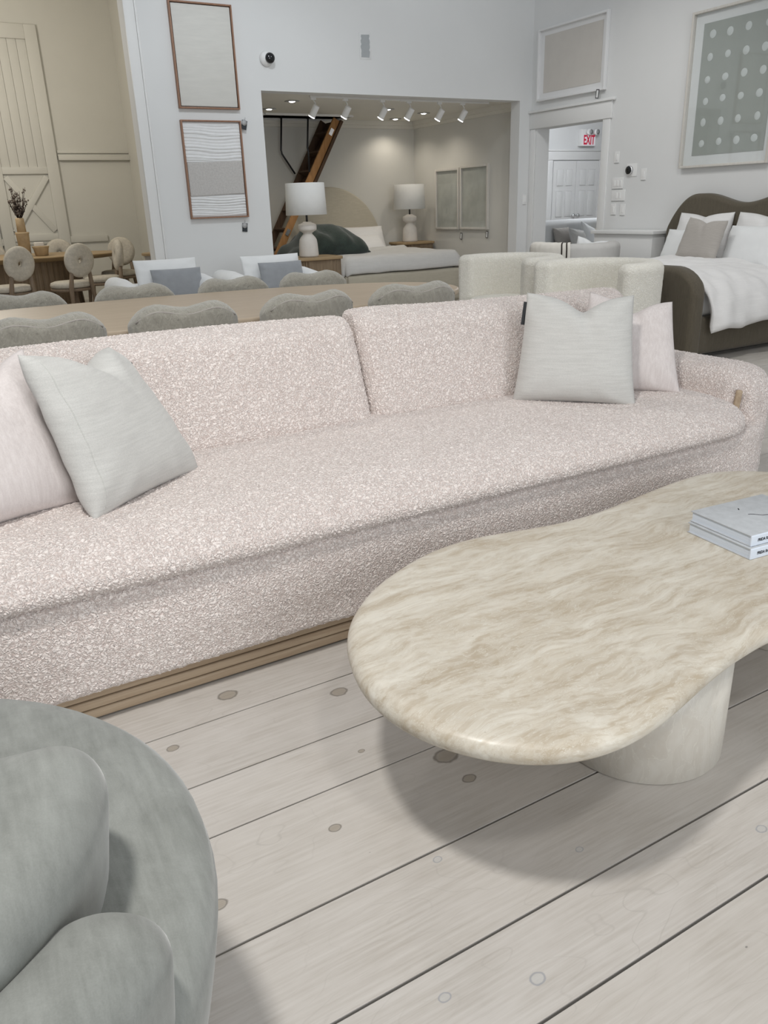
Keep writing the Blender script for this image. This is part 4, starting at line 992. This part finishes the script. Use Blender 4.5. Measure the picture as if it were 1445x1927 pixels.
# ------------------------------------------------------------------ dining room on the left
lt = thing('oval_table', 'oval honey oak table with fluted base in the cream room', 'dining table', (1.0, 12.0, 0))
mk('table_top', loft(superellipse(1.0, 12.0, 1.66, .80, 2.1, 120), [(.25, .70), (.10, .715), (.01, .752), (0, .758), (0, .764), (.006, .77)]), M['oak_left'], lt, 'auto', world=True)
mk('fluted_base', fluted(1.0, 12.0, .98, .46, 2.2, 0, .71, 60, .018), M['oak_z'], lt, 'auto', world=True)
def disc_chair():
    t = thing('disc_chair', 'x', 'chair')
    p = [(.028, .012), (.034, .032), (.07, .045), (.12, .048), (.165, .044), (.19, .028), (.20, 0), (.19, -.028), (.165, -.044), (.12, -.048), (.07, -.045), (.034, -.032), (.028, -.012)]
    mk('backrest', xf(lathe(p, 40, (0, 0, 0), 'y', close=True), (0, -.24, .745), (rad(6), 0, 0)), M['donut'], t)
    mk('seat', lathe([(.19, .42), (.235, .43), (.245, .455), (.235, .485), (.19, .50), (.01, .505)], 36), M['donut'], t)
    mk('seat_rim', lathe([(.21, .385), (.24, .387), (.245, .42), (.2, .422)], 36), M['oak_leg'], t)
    for sx in (-1, 1):
        mk('leg', tube([(sx*.12, -.235, .66), (sx*.15, -.21, .42), (sx*.19, -.235, 0)], [.022, .028, .018], 10), M['oak_leg'], t)
        mk('leg', tube([(sx*.15, .15, .40), (sx*.185, .185, 0)], [.026, .018], 10), M['oak_leg'], t)
    return t
dc = disc_chair(); G = 'disc-backed chairs round the oval table'
for i, (x, y, rz, lb) in enumerate([
        (1.01, 10.70, 30, 'cream disc-backed chair on near side of oval table, leftmost'),
        (1.70, 10.72, 26, 'cream disc-backed chair on near side of oval table, middle'),
        (2.20, 11.30, 88, 'cream disc-backed chair at right corner of oval table, nearer'),
        (2.62, 12.22, 150, 'cream disc-backed chair at the right end of oval table'),
        (1.95, 12.68, 176, 'cream disc-backed chair behind the oval table past the bowl'),
        (1.06, 12.80, 180, 'cream disc-backed chair behind the oval table at frame edge')]):
    o = dc if i == 0 else copy_tree(dc)
    o.location = (x, y, 0); o.rotation_euler = (0, 0, rad(rz)); tag(o, lb, 'chair', G)
vs = thing('stepped_vase', 'tan clay stepped vase on the oval table holding twigs', 'vase', (1.37, 11.75, .7702))
mk('lower_pot', lathe([(.055, 0), (.066, .004), (.080, .27), (.086, .285), (.086, .30), (.075, .302)], 28), M['clay'], vs)
mk('neck', lathe([(.046, .302), (.056, .305), (.052, .46), (.046, .475), (.040, .47)], 24), M['clay'], vs)
bw = thing('clay_bowl', 'tan clay bowl beside the stepped vase on the oval table', 'bowl', (1.56, 11.72, .7702))
mk('body', lathe([(.06, 0), (.080, .005), (.095, .09), (.107, .115), (.105, .122), (.095, .118), (.082, .06), (.01, .05)], 30), M['clay'], bw)
cp = thing('clay_cup', 'pale square clay box behind the bowl on the oval table', 'box', (1.60, 12.15, .7702))
mk('body', rbox(.12, .10, .16, .012, .1, 0, 3, (0, 0, .08)), M['ceramic'], cp)
br = thing('twig_bunch', 'bare dark twigs with grey buds in the stepped vase', 'branches', (1.37, 11.75, 1.20))
rr = random.Random(9); tw = []; bd = []
for k in range(24):
    a = rr.uniform(0, 2*PI); sp = rr.uniform(.04, .17); h = rr.uniform(.25, .43); P = [(0, 0, .0)]
    for s in (.3, .6, 1): P.append((math.cos(a)*sp*s**.8+rr.uniform(-.015, .015), math.sin(a)*sp*s**.8+rr.uniform(-.015, .015), h*s))
    tw.append(tube(P, [.006, .005, .004, .002], 5))
    for s in range(9):
        u = rr.uniform(.3, 1); i = min(2, int(u*3)); f = u*3-i; q = [P[i][c]+(P[i+1][c]-P[i][c])*f for c in range(3)]
        bd.append(lathe([(.001, -.012), (.008, -.004), (.008, .005), (.001, .013)], 6, (q[0]+rr.uniform(-.012, .012), q[1]+rr.uniform(-.012, .012), q[2])))
tag(mk('twigs', join(*tw), M['twig'], br), kind='stuff')
tag(mk('buds', join(*bd), M['bud'], br), kind='stuff')
sd = thing('side_cabinet', 'round-topped wooden side cabinet half hidden behind the opening trim', 'cabinet', (2.52, 9.5, 0))
mk('body', cyl(.17, 0, .80, 32), M['linen_taupe'], sd, 'auto')
mk('top', lathe([(.19, .80), (.20, .804), (.20, .826), (.19, .83)], 40), M['oak_left'], sd, 'auto')

def barn_door(label, xc):
    t = thing('barn_door', label, 'door', (xc, 14.0, 0), 0, 'cream barn doors on the dining room wall'); w = .49; m = M['wall_cream']
    def bar(n, x0, x1, z0, z1, y0=-.06): return mk(n, box(x0, x1, y0, -.001, z0, z1), m, t, smooth=False, bevel=.006)
    bar('stile', -w, -w+.17, .02, 3.85); bar('stile', w-.17, w, .02, 3.85)
    bar('rail', -w+.17, w-.17, 3.66, 3.85); bar('rail', -w+.17, w-.17, 1.86, 1.96); bar('rail', -w+.17, w-.17, .90, 1.0); bar('rail', -w+.17, w-.17, .02, .2)
    n = 5; pw = (2*w-.34)/n
    for k in range(n):
        mk('panel_board', box(-w+.17+k*pw+.0015, -w+.17+(k+1)*pw-.0015, -.03, -.001, 1.96, 3.66), m, t, smooth=False, bevel=.004)
    mk('lower_panel', box(-w+.17, w-.17, -.02, -.001, .2, 1.86), m, t, smooth=False)
    L = math.hypot(2*w-.34, .86); a = math.atan2(.86, 2*w-.34)
    for s in (-1, 1):
        mk('cross_brace', xf(box(-L/2+.05, L/2-.05, -.055+s*.003, -.021, -.042, .042), (0, 0, 1.43), (0, s*a, 0)), m, t, smooth=False, bevel=.005)
barn_door('tall cream barn door with cross brace on the dining room wall', 1.83)
barn_door('cream barn door leaf left of the braced one, cut by frame', .83)
vt = thing('wall_vent', 'small cream vent high on the dining room side wall', 'vent', (3.42, 12.6, 3.72), RW)
mk('frame', box(-.08, .08, -.012, -.001, -.12, .12), M['wall_cream'], vt, smooth=False)
for k in range(6): mk('slat', box(-.065, .065, -.018, -.0125, -.10+k*.036, -.085+k*.036), M['linen_taupe'], vt, smooth=False)

# ------------------------------------------------------------------ hall seen through the doorway
HYW = 13.0
dd = tag(thing('door_1', None, None, (12.0, HYW, 0)), kind='structure')
for s in (-1, 1):
    lf = mk('door_leaf', box(min(0, s*.60)+(.004 if s > 0 else 0), max(0, s*.60)-(.004 if s < 0 else 0), -.03, -.001, 0, 1.955), M['trim'], dd, smooth=False)
    for (u0, u1) in ((.10, .27), (.34, .51)):
        for (z0, z1) in ((.2, .78), (.92, 1.40), (1.50, 1.80)):
            x0, x1 = sorted((s*u0, s*u1)); c = ((x0+x1)/2, -.033, (z0+z1)/2)
            mk('door_panel', box(x0, x1, -.046, -.0305, z0, z1), M['trim'], lf, smooth=False, bevel=.014)
    mk('door_knob', lathe([(.012, 0), (.012, .03), (.035, .04), (.042, .058), (.028, .076), (.002, .08)], 20, (s*.06, -.03, .93), 'y'), M['steel'], lf)
structure('trim_8', join(box(11.25, 11.39, HYW-.03, HYW-.0005, 0, 1.97), box(12.61, 12.75, HYW-.03, HYW-.0005, 0, 1.97), box(11.2, 12.8, HYW-.04, HYW-.0005, 1.971, 2.13), box(11.16, 12.84, HYW-.06, HYW-.0005, 2.131, 2.16)), M['trim'], bevel=.004)
ex = thing('exit_sign', 'white EXIT sign with red letters and two lamp heads in hall', 'sign', (12.22, HYW, 2.22))
mk('housing', box(-.19, .17, -.11, -.001, 0, .30), M['plastic'], ex, smooth=False, bevel=.005)
mk('sign_face', box(-.165, .165, -.116, -.111, .005, .20), M['exit_face'], ex, smooth=False)
mk('lettering', xf(text_mesh('EXIT', .235, .001, 'CENTER', .62, .006), (0, -.1175, .102), (rad(90), 0, 0)), M['red'], ex, smooth=False)
for x in (-.05, .13):
    h = mk('lamp_head', lathe([(.02, -.04), (.05, -.03), (.058, .03), (.05, .045), (.004, .04)], 20, (x, -.15, .25), 'y'), M['plastic'], ex)
    mk('lamp_lens', lathe([(.002, .041), (.045, .046), (.002, .05)], 20, (x+.02, -.15, .25), 'y'), M['plastic_grey'], h)
hs = thing('hall_sofa', 'curved white sofa in the hall beyond the doorway', 'sofa', (9.75, 10.4, 0))
mk('backrest', arc_bend(rbox(2.6, .22, .86, .10, .08, 0, 5, (0, 0, .51)), 9.75, 7.5, 3.0, rad(90)), M['cotton'], hs, True, world=True)
mk('seat', arc_bend(rbox(2.2, .72, .40, .06, .1, 0, 4, (0, 0, .26)), 9.75, 7.5, 2.56, rad(90)), M['cotton'], hs, True, world=True)
mk('plinth', arc_bend(rbox(2.0, .6, .07, .01, .1, 0, 2, (0, 0, .036)), 9.75, 7.5, 2.6, rad(90)), M['brown_z'], hs, True, world=True)
G = 'pillows on the hall sofa'
put_pillow('white_pillow', 'white pillow pointing up on the hall sofa', G, (.42, .42, .14), M['cotton'], (9.72, 10.12, .462), 10, 18, 20, 0, 81)
put_pillow('taupe_pillow', 'taupe pillow behind the white one on hall sofa, left', G, (.42, .38, .14), M['linen_taupe'], (9.30, 10.20, .462), 12, 18, 0, 0, 82)
put_pillow('taupe_pillow', 'grey pillow in front on the hall sofa, centre left', G, (.42, .36, .14), M['linen_grey'], (9.45, 10.00, .462), 16, 24, 8, 0, 83)
put_pillow('taupe_pillow', 'beige pillow at the right on the hall sofa', G, (.46, .34, .14), M['linen_beige'], (10.15, 10.16, .462), -8, 20, 0, 0, 84)
